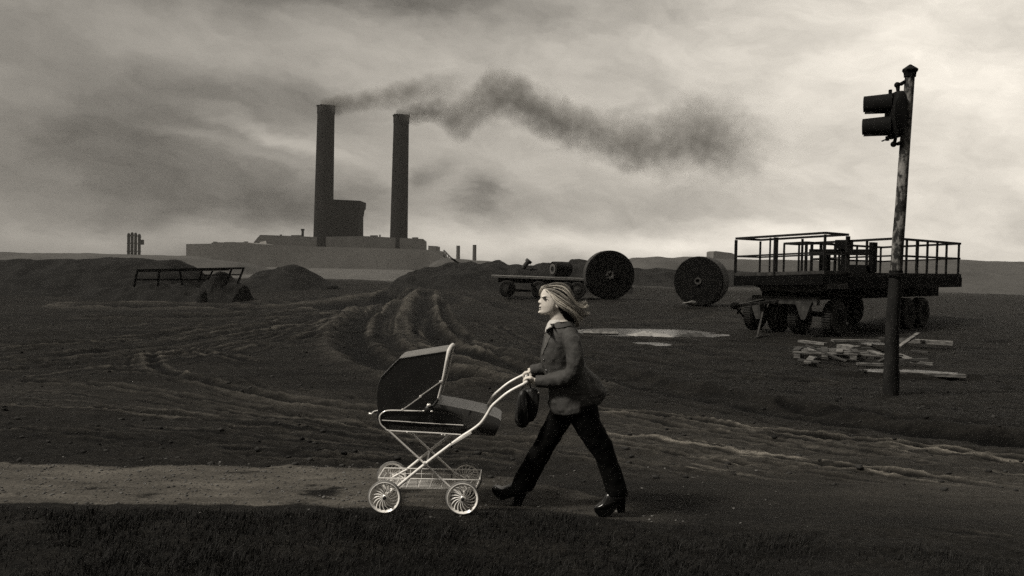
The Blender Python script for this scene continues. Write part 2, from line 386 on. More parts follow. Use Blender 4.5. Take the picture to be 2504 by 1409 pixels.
# ------------------------------------------------------------------ ground sheet (one sheet to the horizon)
th = np.concatenate([np.linspace(-.80, .80, 900), np.linspace(.80, 2 * math.pi - .80, 42)[1:-1]])
rr = [.5]
while rr[-1] < 700: rr.append(rr[-1] * (1.12 if rr[-1] < 3.6 else 1.0048 if rr[-1] < 30 else 1.035))
rr = np.array(rr); nt_, nr = len(th), len(rr)
TT, RR = np.meshgrid(th, rr); X = RR * np.sin(TT); Yg = RR * np.cos(TT)
DAMP_SHADE = np.zeros(X.size); Z = height(X.ravel(), Yg.ravel(), DAMP_SHADE)
V = np.stack([X.ravel(), Yg.ravel(), Z], 1)
i, j = np.meshgrid(np.arange(nr - 1), np.arange(nt_), indexing='ij'); j2 = (j + 1) % nt_
Fq = np.stack([i * nt_ + j, i * nt_ + j2, (i + 1) * nt_ + j2, (i + 1) * nt_ + j], -1).reshape(-1, 4)[:, ::-1]
V = np.vstack([V, [[0, 0, H(0.01, 0.01)]]])
cq = np.stack([np.full(nt_, len(V) - 1), np.arange(nt_), (np.arange(nt_) + 1) % nt_, (np.arange(nt_) + 1) % nt_], -1)
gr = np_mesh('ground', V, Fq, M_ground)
gr.data.shade_smooth(); setp(gr, 'dark churned mud rutted by wheel tracks, crossed by a paler trodden path', kind='structure')
at_ = gr.data.attributes.new('trodden', 'FLOAT', 'POINT')
vv = np.empty(len(gr.data.vertices) * 3, np.float32); gr.data.vertices.foreach_get('co', vv); vv = vv.reshape(-1, 3)
pm = path_mask(vv[:, 0].astype(float), vv[:, 1].astype(float)).astype(np.float32)
_x, _y = vv[:, 0].astype(float), vv[:, 1].astype(float)
_d, _s, _ = seg_dist(_x, _y, smooth_poly(np.array(gp([(-200,930),(250,950),(700,985),(1200,1030),(1600,1075),(2250,1150),(2900,1225),(3800,1320)])), 4))
_b = np.exp(-(_d / 1.5) ** 2) * (.5 + .5 * sstep(-1.5, 2.5, _x)) * (1 - .8 * sstep(10.6, 12.5, _y))
at_.data.foreach_set('value', np.maximum(pm, .42 * _b * (1 + 1.2 * fbm(_x * .7, _y * 2.2, 33, 4))).astype(np.float32))
aw = gr.data.attributes.new('damp_shade', 'FLOAT', 'POINT'); aw.data.foreach_set('value', np.append(DAMP_SHADE, 0).astype(np.float32))
ah = gr.data.attributes.new('far_mist', 'FLOAT', 'POINT')
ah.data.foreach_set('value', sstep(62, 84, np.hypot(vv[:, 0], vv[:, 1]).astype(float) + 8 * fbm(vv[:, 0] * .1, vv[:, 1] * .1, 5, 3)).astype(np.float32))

# ------------------------------------------------------------------ grass verge in the foreground
def grass():
    N = 90000
    x = rng.uniform(-4.6, 4.6, N); y = rng.uniform(4.2, 6.22, N)
    edge = 6.02 + .12 * (vnoise(x * .9 + 8, x * 0, 9) - .5) + .14 * (vnoise(x * 3.3, x * 0, 12) - .5) - .25 * sstep(.2, 1.8, x) - .45 * sstep(1.2, 3.6, x)
    clump = fbm(x * 2.2, y * 2.2, 51, 3) + .5
    k = (y < edge - .05 * rng.random(N)) & (rng.random(N) < .02 + 1.7 * np.clip(clump, 0, 1) ** 1.6 * (1 - .75 * sstep(.8, 3.2, x)))
    x, y, clump = x[k], y[k], clump[k]; n = len(x)
    z = height(x, y) - .006
    hgt = (.018 + .055 * rng.random(n) ** 2.0) * (.30 + 1.5 * np.clip(clump, 0, 1) ** 1.3); tall = rng.random(n) < .004; hgt = np.where(tall, hgt * 2.3, hgt)
    a = rng.uniform(0, 2 * math.pi, n); lean = rng.uniform(.2, 1.0, n) * hgt; la = rng.normal(.3, 1.2, n)
    w = rng.uniform(.0016, .0034, n)
    dx, dy = np.cos(a) * w, np.sin(a) * w; lx, ly = np.cos(la) * lean, np.sin(la) * lean
    B = np.stack([x, y, z], 1); D = np.stack([dx, dy, dx * 0], 1); Lv = np.stack([lx, ly, lx * 0], 1); Up = np.stack([lx * 0, lx * 0, hgt], 1)
    P = [B - D, B + D, B + Lv * .28 + Up * .6 + D * .7, B + Lv * .28 + Up * .6 - D * .7, B + Lv + Up * .97 + D * .12, B + Lv + Up * .97 - D * .12]
    Vg = np.stack(P, 1).reshape(-1, 3); b = np.arange(n) * 6
    Fg = np.concatenate([np.stack([b, b + 1, b + 2, b + 3], 1), np.stack([b + 3, b + 2, b + 4, b + 5], 1)])
    Mg = mat('dark grass', .005, .8, .12, g2=.045, vscale=9, lo=.45, hi=.78)
    o = np_mesh('grass', Vg, Fg, Mg); setp(o, 'short dark rough grass along the near edge of the path', 'grass', kind='stuff')
grass()

# loose clods of mud over the churned ground
def clods():
    ico = bmesh.new(); bmesh.ops.create_icosphere(ico, subdivisions=1, radius=1); iv = np.array([v.co[:] for v in ico.verts]); fi = np.array([[v.index for v in f.verts] for f in ico.faces]); ico.free()
    N = 5200
    px = rng.uniform(-40, 2560, N); r = 6.9 * np.exp(rng.random(N) ** .9 * 1.5); t = (px - CX) / FPX
    y = r; x = t * y
    k = (path_mask(x, y) < .2) & (rng.random(N) < .45); x, y = x[k], y[k]; n = len(x)
    s = .006 + .028 * rng.random(n) ** 3.5; z = height(x, y) + s * .25
    V = iv[None] * (s[:, None, None] * rng.uniform(.6, 1.3, (n, 12, 1))) * np.array([1.2, 1, .65]) + np.stack([x, y, z], 1)[:, None]
    Fc = (fi[None] + (np.arange(n) * 12)[:, None, None]).reshape(-1, 3)
    o = np_mesh('clods', V.reshape(-1, 3), Fc, mat('clod earth', .008, .95, .1, g2=.04, vscale=3))
    setp(o, 'loose lumps of earth strewn over the churned mud', 'earth', kind='stuff')
clods()
def gravel():
    ico = bmesh.new(); bmesh.ops.create_icosphere(ico, subdivisions=1, radius=1); iv = np.array([v.co[:] for v in ico.verts]); fi = np.array([[v.index for v in f.verts] for f in ico.faces]); ico.free()
    N = 9000; x = rng.uniform(-4.6, 2.2, N); y = rng.uniform(5.85, 7.6, N); k = rng.random(N) < .08 + .9 * path_mask(x, y); x, y = x[k], y[k]; n = len(x)
    sz = .0022 + .011 * rng.random(n) ** 5; z = height(x, y) + sz * .2
    V = iv[None] * (sz[:, None, None] * rng.uniform(.6, 1.3, (n, 12, 1))) * np.array([1.2, 1, .7]) + np.stack([x, y, z], 1)[:, None]
    Fc = (fi[None] + (np.arange(n) * 12)[:, None, None]).reshape(-1, 3)
    o = np_mesh('gravel', V.reshape(-1, 3), Fc, mat('gravel', .02, .9, .15, g2=.14, vscale=9, lo=.35, hi=.65)); setp(o, 'small stones and grit scattered over the trodden path', 'gravel', kind='stuff')
gravel()

# ------------------------------------------------------------------ spoil heaps and far hills
def heap(name, sil, Y, thick, M, label=None, cat=None, group=None, kind=None, amp=.12, nscale=.8, base=-.6, seed=0, step=None):
    sil = np.array(sil, float); xs = np.linspace(sil[0, 0], sil[-1, 0], 150); ys = np.interp(xs, sil[:, 0], sil[:, 1])
    kern = np.ones(5) / 5; ys = np.convolve(np.pad(ys, 2, 'edge'), kern, 'valid')
    top = [at(a, b, Y) for a, b in zip(xs, ys)]; ts = np.linspace(-1, 1, 61)
    V = np.zeros((len(xs), len(ts), 3))
    for a, p in enumerate(top):
        prof = (np.cos(ts * math.pi) * .5 + .5) ** .8
        V[a, :, 0] = p.x; V[a, :, 1] = Y + ts * thick; V[a, :, 2] = base + (p.z - base) * prof
    x, y = V[..., 0], V[..., 1]; hgt = np.maximum(V[..., 2] - base, 0)
    endf = sstep(0, .10, np.linspace(0, 1, len(xs))) * sstep(0, .10, 1 - np.linspace(0, 1, len(xs)))
    V[..., 2] = base + (V[..., 2] - base) * endf[:, None]
    V[..., 2] += amp * (fbm(x * nscale, y * nscale, 90 + seed, 5)) * np.clip(hgt, .0, 1.5)
    V[..., 0] += amp * 1.5 * fbm(x * nscale * .7, y * nscale * .7, 95 + seed, 4)
    na, nb = len(xs), len(ts); i, j = np.meshgrid(np.arange(na - 1), np.arange(nb - 1), indexing='ij')
    Fh = np.stack([i * nb + j, (i + 1) * nb + j, (i + 1) * nb + j + 1, i * nb + j + 1], -1).reshape(-1, 4)
    c = V.reshape(-1, 3).mean(0); org = (c[0], Y, base)
    o = np_mesh(name, V.reshape(-1, 3) - np.array(org), Fh, M, org); o.data.shade_smooth(); return setp(o, label, cat, group, kind)
G = 'spoil heaps on the waste ground'
heap('spoil_heap', [(-420,690),(-300,655),(-150,640),(60,636),(250,633),(330,631),(400,635),(430,638),(455,652),(480,668),(505,682),(530,694),(570,708)], 42, 7, M_heap, 'broad dark spoil heap at the far left, behind the steel frame', 'spoil heap', G, amp=.35, seed=1)
heap('spoil_heap', [(555,712),(585,694),(605,682),(640,664),(680,653),(715,650),(740,656),(770,672),(790,687),(812,698),(840,708)], 50, 6, M_heap, 'rounded dark spoil heap standing alone in front of the works', 'spoil heap', G, amp=.25, seed=2)
heap('spoil_heap', [(925,704),(950,692),(985,674),(1010,664),(1030,661),(1045,653),(1060,657),(1090,650),(1110,640),(1130,646),(1150,641),(1170,650),(1200,641),(1222,640),(1240,650),(1250,651),(1262,645),(1280,648),(1300,652),(1340,645),(1370,646),(1395,641),(1420,638),(1450,648),(1520,662),(1560,672)], 60, 9, M_heap, 'long uneven spoil heap running behind the flatbed trailer', 'spoil heap', G, amp=.45, nscale=.9, seed=3)
heap('spoil_heap', [(1380,668),(1450,662),(1530,657),(1600,660),(1660,664),(1760,660),(1860,668),(2000,676),(2200,684)], 82, 14, M_heap, 'low grey spoil bank between and behind the two big belt reels', 'spoil heap', G, amp=.5, nscale=.5, seed=4)
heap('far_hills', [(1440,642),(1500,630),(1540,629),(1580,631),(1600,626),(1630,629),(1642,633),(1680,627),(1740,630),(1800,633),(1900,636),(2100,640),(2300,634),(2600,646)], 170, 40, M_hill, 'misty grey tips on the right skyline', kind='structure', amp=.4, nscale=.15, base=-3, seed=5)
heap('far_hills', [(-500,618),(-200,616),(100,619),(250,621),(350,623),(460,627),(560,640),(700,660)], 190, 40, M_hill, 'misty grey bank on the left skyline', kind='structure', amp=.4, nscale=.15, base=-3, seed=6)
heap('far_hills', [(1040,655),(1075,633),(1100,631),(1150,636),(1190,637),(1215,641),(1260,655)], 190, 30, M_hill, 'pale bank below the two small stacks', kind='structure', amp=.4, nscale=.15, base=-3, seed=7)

# ------------------------------------------------------------------ the works
def px_prism(mb, poly, Y, depth):
    return mb.prism([at(a, b, Y) for a, b in poly], (0, depth, 0))
def stack(name, xb, yb, wb, xt, yt, wt, Y, label, cat, group, M, cap=True):
    b = at(xb, yb, Y); t = at(xt, yt, Y); rb = wb / 2 * Y / FPX; rt = wt / 2 * Y / FPX
    o = thing(name, (b.x, Y, -2.2), label, cat, group)
    n = 32; prof = []
    base = Vector((b.x, Y, -2.2)); ax = (t - base)
    for k in range(14):
        f = k / 13; prof.append((ax.length * f, rb + (rt - rb) * f ** .9))
    MB().lathe(base, ax, prof, n).build('shaft', M, o, smooth=40)
    if cap:
        mb = MB(); h = ax.length
        mb.lathe(base, ax, [(h - 3.0, rt * 1.02), (h - 2.8, rt * 1.05), (h - .3, rt * 1.05), (h + .02, rt * 1.01)], n); mb.build('rim', M, o, smooth=40)
        mb = MB()
        for k in range(14):
            a = 2 * math.pi * k / 14 + .3; q = t + Vector((math.cos(a) * rt * .92, math.sin(a) * rt * .92, .25)); mb.box(q, (.6, 0, 0), (0, .6, 0), (0, 0, .12 + .3 * random.random()))
        mb.build('crown_bricks', M, o)
    return o
stack('chimney', 789, 632, 49, 797.5, 262, 41, 350, 'taller tapering dark chimney, beside the boiler house', 'chimney', 'big smoking chimneys', M_brick)
stack('chimney', 974, 632, 45, 981.5, 285, 37, 350, 'slightly shorter dark chimney, standing clear to the right of the boiler house', 'chimney', 'big smoking chimneys', M_brick)
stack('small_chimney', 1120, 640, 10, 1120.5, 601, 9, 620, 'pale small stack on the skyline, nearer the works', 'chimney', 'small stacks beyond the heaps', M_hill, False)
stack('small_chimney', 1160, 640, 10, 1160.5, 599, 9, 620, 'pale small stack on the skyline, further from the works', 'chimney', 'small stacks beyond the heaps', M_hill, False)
bh = thing('boiler_house', at(840, 632, 360), 'tall dark block of a boiler house between the two big chimneys', 'building')
px_prism(MB(), [(800,650),(800,505.5),(876,508),(876,650)], 352, 12).build('wall', M_brick, bh)
px_prism(MB(), [(799,505.4),(799,487.5),(816,488),(860,490),(881,491),(880,508.3)], 351, 14).build('parapet', M_brick, bh)
px_prism(MB(), [(868,525),(868,508.1),(879.5,508.5),(876.6,526)], 351.6, 12.2).build('corbel', M_brick, bh)
fh = thing('factory_hall', at(760, 645, 320), 'long low grey works hall stretching below the chimneys', 'building')
px_prism(MB(), [(455,660),(455,597),(515,596),(520,593),(600,592.5),(626,597),(770,603),(1000,609),(1046,611),(1070,622),(1112,645),(1112,660)], 316, 30).build('wall', M_works, fh)
px_prism(MB(), [(616,620),(617,598),(624,588),(636,574.5),(700,576.5),(770,579.5),(890,577.5),(952,580.5),(1034,584.5),(1042,591),(1042,625)], 346.5, 2).build('roof', M_worksroof, fh)
px_prism(MB(), [(632,598.5),(636,592),(650,589),(652,597.5)], 345, .6).build('rooflight', M_pale, fh)
b = at(740, 580, 347.5); MB().lathe(b - Vector((0, 0, 3)), (0, 0, 1), [(0, .55), (5.6, .5), (5.7, .75), (6.3, .75)], 12).build('vent', M_brick, fh)
for xa, yt, wd in ((521,591,4),(548,592,22),(596,590.5,5)):
    px_prism(MB(), [(xa, 598), (xa, yt), (xa + wd, yt), (xa + wd, 598)], 330, 3).build('roof_vent', M_works, fh)
for xa, yt, wd in ((684,573.5,4),(712,575,26),(905,575.5,18),(927,574,3),(1008,580.5,14)):
    px_prism(MB(), [(xa, 586), (xa, yt), (xa + wd, yt), (xa + wd, 586)], 347, 1.2).build('roof_vent', M_worksroof, fh)
an = thing('works_annex', at(1062, 650, 318), 'small stepped annex at the right end of the works hall', 'building')
px_prism(MB(), [(1047,660),(1047,601),(1067,602),(1067,613),(1077,614),(1084,622),(1084,660)], 318, 16).build('wall', M_works, an)
mb = MB(); a, b = at(1085, 612, 322), at(1112, 640, 322); mb.bar(a, b, 1.0, .5); mb.bar(a - Vector((0, 0, 2.4)), b - Vector((0, 0, 2.4)), 1.0, .4)
for k in range(6):
    p = a.lerp(b, k / 5); q = a.lerp(b, min(1, (k + .6) / 5)); mb.bar(p, q - Vector((0, 0, 2.4)), .3)
mb.build('conveyor', M_works, an)
for k, (xx, tp, lab) in enumerate([(314, 570, 'first of four thin columns from the left, on the left skyline'), (322.5, 568, 'second of four thin columns from the left, tallest'), (331, 569, 'third of four thin columns from the left, on the left skyline'), (340, 572, 'last of four thin columns, with a side platform')]):
    b = at(xx, 640, 480); t = at(xx + .9, tp, 480)
    o = thing('storage_column', (b.x, 480, -2.2), lab, 'tower', 'thin columns on the left skyline')
    MB().lathe(b, t - b, [(0, .8), ((t - b).length * .96, .8), ((t - b).length, .3)], 12).build('shell', M_brick, o, smooth=40)
    mb = MB()
    for f in (.35, .62, .88): mb.lathe(b.lerp(t, f), (0, 0, 1), [(0, 1.05), (.35, 1.05)], 12)
    if k == 3: mb.box(b.lerp(t, .7) + Vector((1.6, 0, 0)), (.8, 0, 0), (0, .7, 0), (0, 0, 1.4))
    mb.build('platform', M_brick, o)

# ------------------------------------------------------------------ odd posts on the heap, steel frame at left
mb = MB(); a, b = at(1279, 656, 57.6), at(1295, 636, 57.6); mb.tube([a, a.lerp(b, .5), a.lerp(b, .72)], .16, 10); o = mb.build('leaning_pipe', M_steel2, smooth=40)
setp(o, 'thick pipe leaning out of the long spoil heap', 'pipe')
MB().tube([a.lerp(b, .70), a.lerp(b, 1.0)], .24, 10).build('flange', M_steel2, o, smooth=40)
a, b = at(1104, 632, 57), at(1121, 644, 57); o = MB().bar(a, b, .16, .12).build('steel_bar', M_steel); setp(o, 'dark bar sticking out of the long spoil heap towards the works', 'bar')
fr = thing('steel_barrier', at(470, 700, 37.5), 'long dark tubular steel frame lying by the left heap', 'frame')
Yf = 30.5
mb = MB(); mb.bar(at(334, 661, Yf), at(597, 656, Yf), .07); mb.bar(at(335, 664, Yf + 1), at(560, 660, Yf + 1), .05); mb.build('top_rail', M_beam, fr)
mb = MB(); mb.bar(at(494, 673, Yf), at(587, 672, Yf), .045); mb.bar(at(330, 684, Yf), at(500, 684, Yf), .06); mb.build('lower_rail', M_beam, fr)
for (x1, y1, x2, y2) in [(596,656,581,686),(566,659,551,690),(494,660,486,684),(440,660,446,690),(390,661,386,692),(336,661,328,694)]:
    MB().bar(at(x1, y1, Yf), at(x2, y2 + 8, Yf), .06).build('strut', M_beam, fr)
MB().bar(at(520, 663, Yf), at(508, 684, Yf), .05).build('brace', M_beam, fr)
heap('spoil_heap', [(470,712),(500,694),(515,680),(530,666),(542,664),(556,676),(575,690),(610,706)], 36, 2.4, M_heap, 'small dark mound of rubble under the steel frame', 'spoil heap', G, amp=.3, nscale=1.6, seed=8)
heap('spoil_heap', [(200,716),(260,706),(330,700),(400,690),(450,688),(480,698),(540,712)], 35, 2.6, M_heap, 'low rough dirt bank in front of the left heap', 'spoil heap', G, amp=.5, nscale=1.2, seed=9)

# ------------------------------------------------------------------ flatbed trailer with drum
ft = thing('flatbed_trailer', at(1310, 726, 43), 'old flatbed trailer standing behind the woman, long plank deck', 'trailer')
A, B = at(1201, 676, 42), at(1428, 684, 42); dz = Vector((0, 0, 1))
MB().box((A + B) / 2 + Vector((0, .9, 0)), (B - A) / 2, (0, 1.0, 0), (0, 0, .05)).build('deck', M_wood, ft)
A2, B2 = at(1218, 684, 42.1), at(1428, 692, 42.1)
MB().box((A2 + B2) / 2 + Vector((0, .8, 0)), (B2 - A2) / 2, (0, .8, 0), (0, 0, .12)).build('chassis', M_beam, ft)
for xx, yy in ((1240, 706), (1318, 708), (1385, 710), (1412, 710)):
    c = at(xx, yy, 41.9); w = MB().lathe(c, (0, 1, 0), [(-.02, .22), (-.02, .37), (.04, .42), (.2, .42), (.26, .37), (.26, .22)], 24).build('wheel', M_tyre, ft, smooth=40)
    MB().lathe(c, (0, 1, 0), [(-.05, .06), (-.03, .2), (.2, .2)], 16).build('rim', M_steel2, w)
for (x1, y1, x2, y2) in ((1250, 694, 1241, 726), (1300, 694, 1315, 728), (1345, 694, 1350, 728)):
    MB().bar(at(x1, y1, 41.8), at(x2, y2, 41.8), .14).build('support', M_beam, ft)
MB().bar(at(1250, 710, 42), at(1320, 712, 42), .12).build('axle', M_beam, ft)
drum_c = at(1352, 658, 42.4); ax = Vector((.86, .5, 0)).normalized()
dr = thing('steel_drum', drum_c - Vector((0, 0, .37)), 'short fat drum lying on the flatbed trailer, open end left', 'drum')
MB().lathe(drum_c, ax, [(0, .30), (-.02, .34), (.0, .37), (.5, .375), (.92, .36), (.98, .30)], 28, True).build('barrel', M_steel, dr, smooth=40)
MB().lathe(drum_c - ax * .03, ax, [(0, .26), (.0, .14), (.01, .14), (.01, .26)], 24, False).build('end_ring', M_hub, dr)

# ------------------------------------------------------------------ giant belt reels
def reel(cx, cy, rpx, Y, axis, length, label, hub):
    c = at(cx, cy, Y); r = rpx * Y / FPX; ax = Vector(axis).normalized()
    o = thing('belt_reel', (c.x, c.y + .3, c.z - r), label, 'reel', 'giant rolls of black belting')
    MB().lathe(c, ax, [(0, .02), (.0, r * .5), (.0, r - .03), (.03, r), (length - .04, r), (length, r - .04), (length, .05)], 72).build('roll', M_belt, o, smooth=35)
    mb = MB()
    for k in range(7): mb.lathe(c + ax * (.05 + k * (length - .1) / 7), ax, [(0, r + .004), (.03, r + .010), ((length - .1) / 7 - .03, r + .010), ((length - .1) / 7 - .01, r + .004)], 72, False)
    mb.build('outer_layer', M_reelside, o, smooth=35)
    mb = MB(); mb.lathe(c - ax * .03, ax, [(0, r * .07), (-.02, r * .09), (-.02, r * .14), (.02, r * .15), (.05, r * .15)], 24, False)
    if hub:
        for k in range(8):
            a = k * math.pi / 4; d = Vector((math.cos(a) * ax.y, -math.cos(a) * ax.x, math.sin(a))); mb.box(c - ax * .04 + d * r * .15, d * .035, ax * .03, d.cross(ax) * .03)
    mb.build('hub', M_hub if hub else M_reelside, o)
    mb = MB()
    for k in range(9): mb.lathe(c - ax * .003, ax, [(0, r * (.25 + .08 * k)), (-.004, r * (.25 + .08 * k) + .006), (0, r * (.25 + .08 * k) + .014)], 64, False)
    mb.build('winding', M_belt, o)
reel(1492, 673, 60, 43, (-.03, 1, 0), 1.25, 'giant upright black reel with a pale round hub, left of the pair', True)
reel(1707, 688, 60.5, 38.2, (.42, .9, 0), 1.45, 'giant black reel showing its rounded side, right of the pair', False)
def scrap(name, pts, Y, h, M, label, cat, d=.15):
    mb = MB(); mb.pillow([at(a, b, Y) for a, b in pts], (0, d, 0)); o = mb.build(name, M, smooth=60); return setp(o, label, cat)
scrap('rag', [(1668,741),(1685,738),(1692,735),(1700,736),(1704,742),(1700,747),(1688,747)], 37.0, .1, M_wood, 'pale crumpled rag lying at the foot of the right reel', 'rag')
o = px_prism(MB(), [(1744,640),(1745,616),(1750,614),(1790,619),(1796,622),(1796,645)], 168, 6).build('hut', M_works); setp(o, 'pale grey hut on the skyline behind the right reel', 'hut')

# ------------------------------------------------------------------ plant trailer with railed platforms
Lv = Vector((.72, .69, 0)).normalized(); Nv = Vector((.69, -.72, 0)).normalized()
PA = at(1797, 700, 24.0); PA = Vector((PA.x, PA.y, 0))
def T(u, v, z, tilt=.05): return PA + Lv * u + Nv * v + Vector((0, 0, z + v * tilt))
gz = min(H(*T(u, v, 0)[:2]) for u, v in ((.9, 2.6), (.9, 1), (5.5, 2.6)))
pt = thing('plant_trailer', T(2, 1.3, 0, 0), 'heavy works trailer carrying two railed steel platforms', 'trailer')
ztop, zfl = 2.57, 1.60
def rail(a, b, w, name='rail', M=M_steel, par=None): return MB().bar(a, b, w).build(name, M, par or pt)
fp = MB().box(T(.66, 1.3, zfl - .045), Lv * .70, Nv * 1.32 + Vector((0, 0, .066)), (0, 0, .045)).build('front_platform', M_steel2, pt)
mb = MB(); mb.box(T(-.02, 1.3, zfl - .22), Lv * .05, Nv * 1.30 + Vector((0, 0, .045)), (0, 0, .125)); mb.box(T(1.3, 1.3, zfl - .22), Lv * .05, Nv * 1.3 + Vector((0, 0, .065)), (0, 0, .125)); mb.box(T(.64, 2.58, zfl - .22), Lv * .66, Nv * .04, (0, 0, .125)); mb.box(T(.64, .02, zfl - .22), Lv * .66, Nv * .04, (0, 0, .125)); mb.build('edge_beam', M_beam, pt)
for v, u, w in ((0, 0, .07), (1.22, 0, .10), (2.6, 0, .055), (0, 1.3, .05), (2.6, 1.3, .09), (1.3, 1.3, .055), (1.05, 0, .04)):
    rail(T(u, v, zfl - .1), T(u, v, ztop - .04), w, 'post')
for (a, b) in (((0, 0), (0, 2.6)), ((0, 2.6), (1.3, 2.6)), ((1.3, 2.6), (1.3, 0)), ((1.3, 0), (0, 0))):
    rail(T(*a, ztop), T(*b, ztop), .06, 'top_rail'); rail(T(*a, ztop - .5), T(*b, ztop - .5), .045, 'mid_rail')
# rear deck
mb = MB(); mb.box(T(5.6, 1.3, 1.46), Lv * 4.2, Nv * 1.3 + Vector((0, 0, .065)), (0, 0, .10)); mb.build('rear_deck', M_steel, pt)
mb = MB()
for v in (.02, 2.58): mb.box(T(5.6, v, 1.28), Lv * 4.2, Nv * .05, (0, 0, .16))
mb.box(T(1.46, 1.3, 1.26), Lv * .06, Nv * 1.3 + Vector((0, 0, .065)), (0, 0, .17)); mb.build('side_beam', M_beam, pt)
mb = MB()
for v in (.75, 1.85): mb.box(T(5.0, v, 1.0), Lv * 4.7, Nv * .08, (0, 0, .17))
for u in (2.2, 3.4, 4.6, 5.8, 7, 8.2): mb.box(T(u, 1.3, .98), Lv * .06, Nv * .5, (0, 0, .12))
mb.build('chassis', M_beam, pt)
for u in (4.4, 5.2, 6.0, 6.8, 7.6, 8.4, 9.5):
    for v in (0, 2.6): rail(T(u, v, 1.5), T(u, v, ztop), .075 if u in (4.4, 6.0) else .055, 'post')
for v in (0, 2.6):
    rail(T(4.4, v, ztop), T(9.6, v, ztop), .07, 'top_rail'); rail(T(4.4, v, ztop - .5), T(9.6, v, ztop - .5), .06, 'mid_rail')
for u in (4.4, 9.6): rail(T(u, 0, ztop), T(u, 2.6, ztop), .07, 'top_rail'); rail(T(u, 0, ztop - .5), T(u, 2.6, ztop - .5), .05, 'mid_rail')
rail(T(4.4, .9, 1.5), T(4.4, .9, ztop), .06, 'post'); rail(T(4.4, 1.75, 1.5), T(4.4, 1.75, ztop), .06, 'post')
# middle frame and machinery
for u, v in ((2.4, .15), (2.4, .85), (3.3, .15), (3.3, .85)): rail(T(u, v, 1.5), T(u, v, ztop - .08), .07 if v > .5 else .05, 'post')
for a, b in (((2.4, .15), (2.4, .85)), ((2.4, .85), (3.3, .85)), ((3.3, .85), (3.3, .15)), ((3.3, .15), (2.4, .15))): rail(T(*a, ztop - .08), T(*b, ztop - .08), .06, 'top_rail')
mb = MB(); mb.box(T(3.0, 1.65, 2.18), Lv * .14, Nv * .95, (0, 0, .085)); mb.box(T(3.0, 2.55, 2.0), Lv * .14, Nv * .06, (0, 0, .42)); mb.box(T(3.0, 1.75, 1.95), Lv * .12, Nv * .08, (0, 0, .38)); mb.box(T(3.0, 1.15, 1.9), Lv * .12, Nv * .1, (0, 0, .34)); mb.box(T(3.0, 1.7, 2.40), Lv * .2, Nv * .18, (0, 0, .13)); mb.box(T(3.0, 2.1, 1.68), Lv * .3, Nv * .4, (0, 0, .12)); mb.build('winch_frame', M_beam, pt)
# bogie
mb = MB(); mb.prism([T(.15, .45, 1.30), T(.15, 2.62, 1.30), T(.15, 2.62, 1.12), T(.15, 2.15, 1.04), T(.15, .9, 1.10), T(.15, .45, 1.26)], Lv * 1.2); mb.build('turntable', M_steel2, pt)
mb = MB(); mb.box(T(.35, 1.35, .84), Lv * .10, Nv * .95, (0, 0, .10)); mb.build('axle_beam', M_steel2, pt)
for v in (.62, 1.95):
    MB().prism([T(.2, v - .24, .80), T(.2, v + .24, .80), T(.2, v + .1, .42), T(.2, v + .05, .32), T(.2, v - .05, .32), T(.2, v - .1, .42)], Lv * .12).build('spring_hanger', M_steel2, pt)
MB().box(T(.95, 1.3, .48), Lv * .07, Nv * 1.2, (0, 0, .07)).build('axle', M_beam, pt)
def wheel(c, ax, r, w, par):
    o = MB().lathe(c, ax, [(0, r * .55), (-.02, r * .72), (-.01, r * .93), (.03, r), (w - .04, r), (w, r * .93), (w, r * .55)], 40).build('wheel', M_tyre, par, smooth=35)
    mb = MB()
    for k in range(44):
        a = 2 * math.pi * k / 44; e = ax.cross(Vector((0, 0, 1))).normalized(); d = e * math.cos(a) + Vector((0, 0, 1)) * math.sin(a); t = ax.cross(d)
        mb.box(c + ax * w / 2 + d * (r + .008), d * .012, ax * w * .38, t * .02)
    mb.build('tread', M_tyre, o)
    mb = MB(); mb.lathe(c + ax * .03, ax, [(0, .02), (-.04, r * .16), (.02, r * .2), (.06, r * .4), (.0, r * .56), (-.03, r * .57)], 32)
    for k in range(8):
        a = k * math.pi / 4; e = ax.cross(Vector((0, 0, 1))).normalized(); d = e * math.cos(a) + Vector((0, 0, 1)) * math.sin(a); mb.lathe(c + d * r * .3 + ax * .02, ax, [(0, .02), (.05, .02)], 6)
    mb.build('rim', M_steel, o, smooth=35)
for u, v in ((.95, 2.6), (.95, 1.62), (.95, 1.0), (.95, .25), (5.6, 2.6), (5.6, .5), (6.7, 2.6), (6.7, .5)):
    wheel(T(u, v, .46, .0) , -Nv, .455, .30, pt)
# drawbar
mb = MB(); a, b = T(.3, .75, .84), at(1806, 748, 23.2); mb.bar(a, b, .13, .09); mb.bar(T(.3, 1.2, .82), b, .08, .07); mb.build('drawbar', M_steel2, pt)
mb = MB(); q = at(1797, 748, 23.1); mb.ell(q, .14, .12, .10); mb.tube([q + Vector((.02, 0, -.02)), at(1808, 762, 23.1), at(1818, 774, 23.1)], .03, 6); mb.tube([at(1812, 755, 23.1), at(1802, 768, 23.1)], .03, 6); mb.build('hitch', M_beam, pt, smooth=50)
a = at(1850, 826, 21.3); a.z = H(a.x, a.y); o = MB().bar(a - Vector((0, 0, .03)), at(1864, 768, 22.6), .13, .04, up=Vector((1, 0, 0))).build('prop_plank', M_wooddark); setp(o, 'dirty plank propping the trailer front, leaning to the right', 'plank')

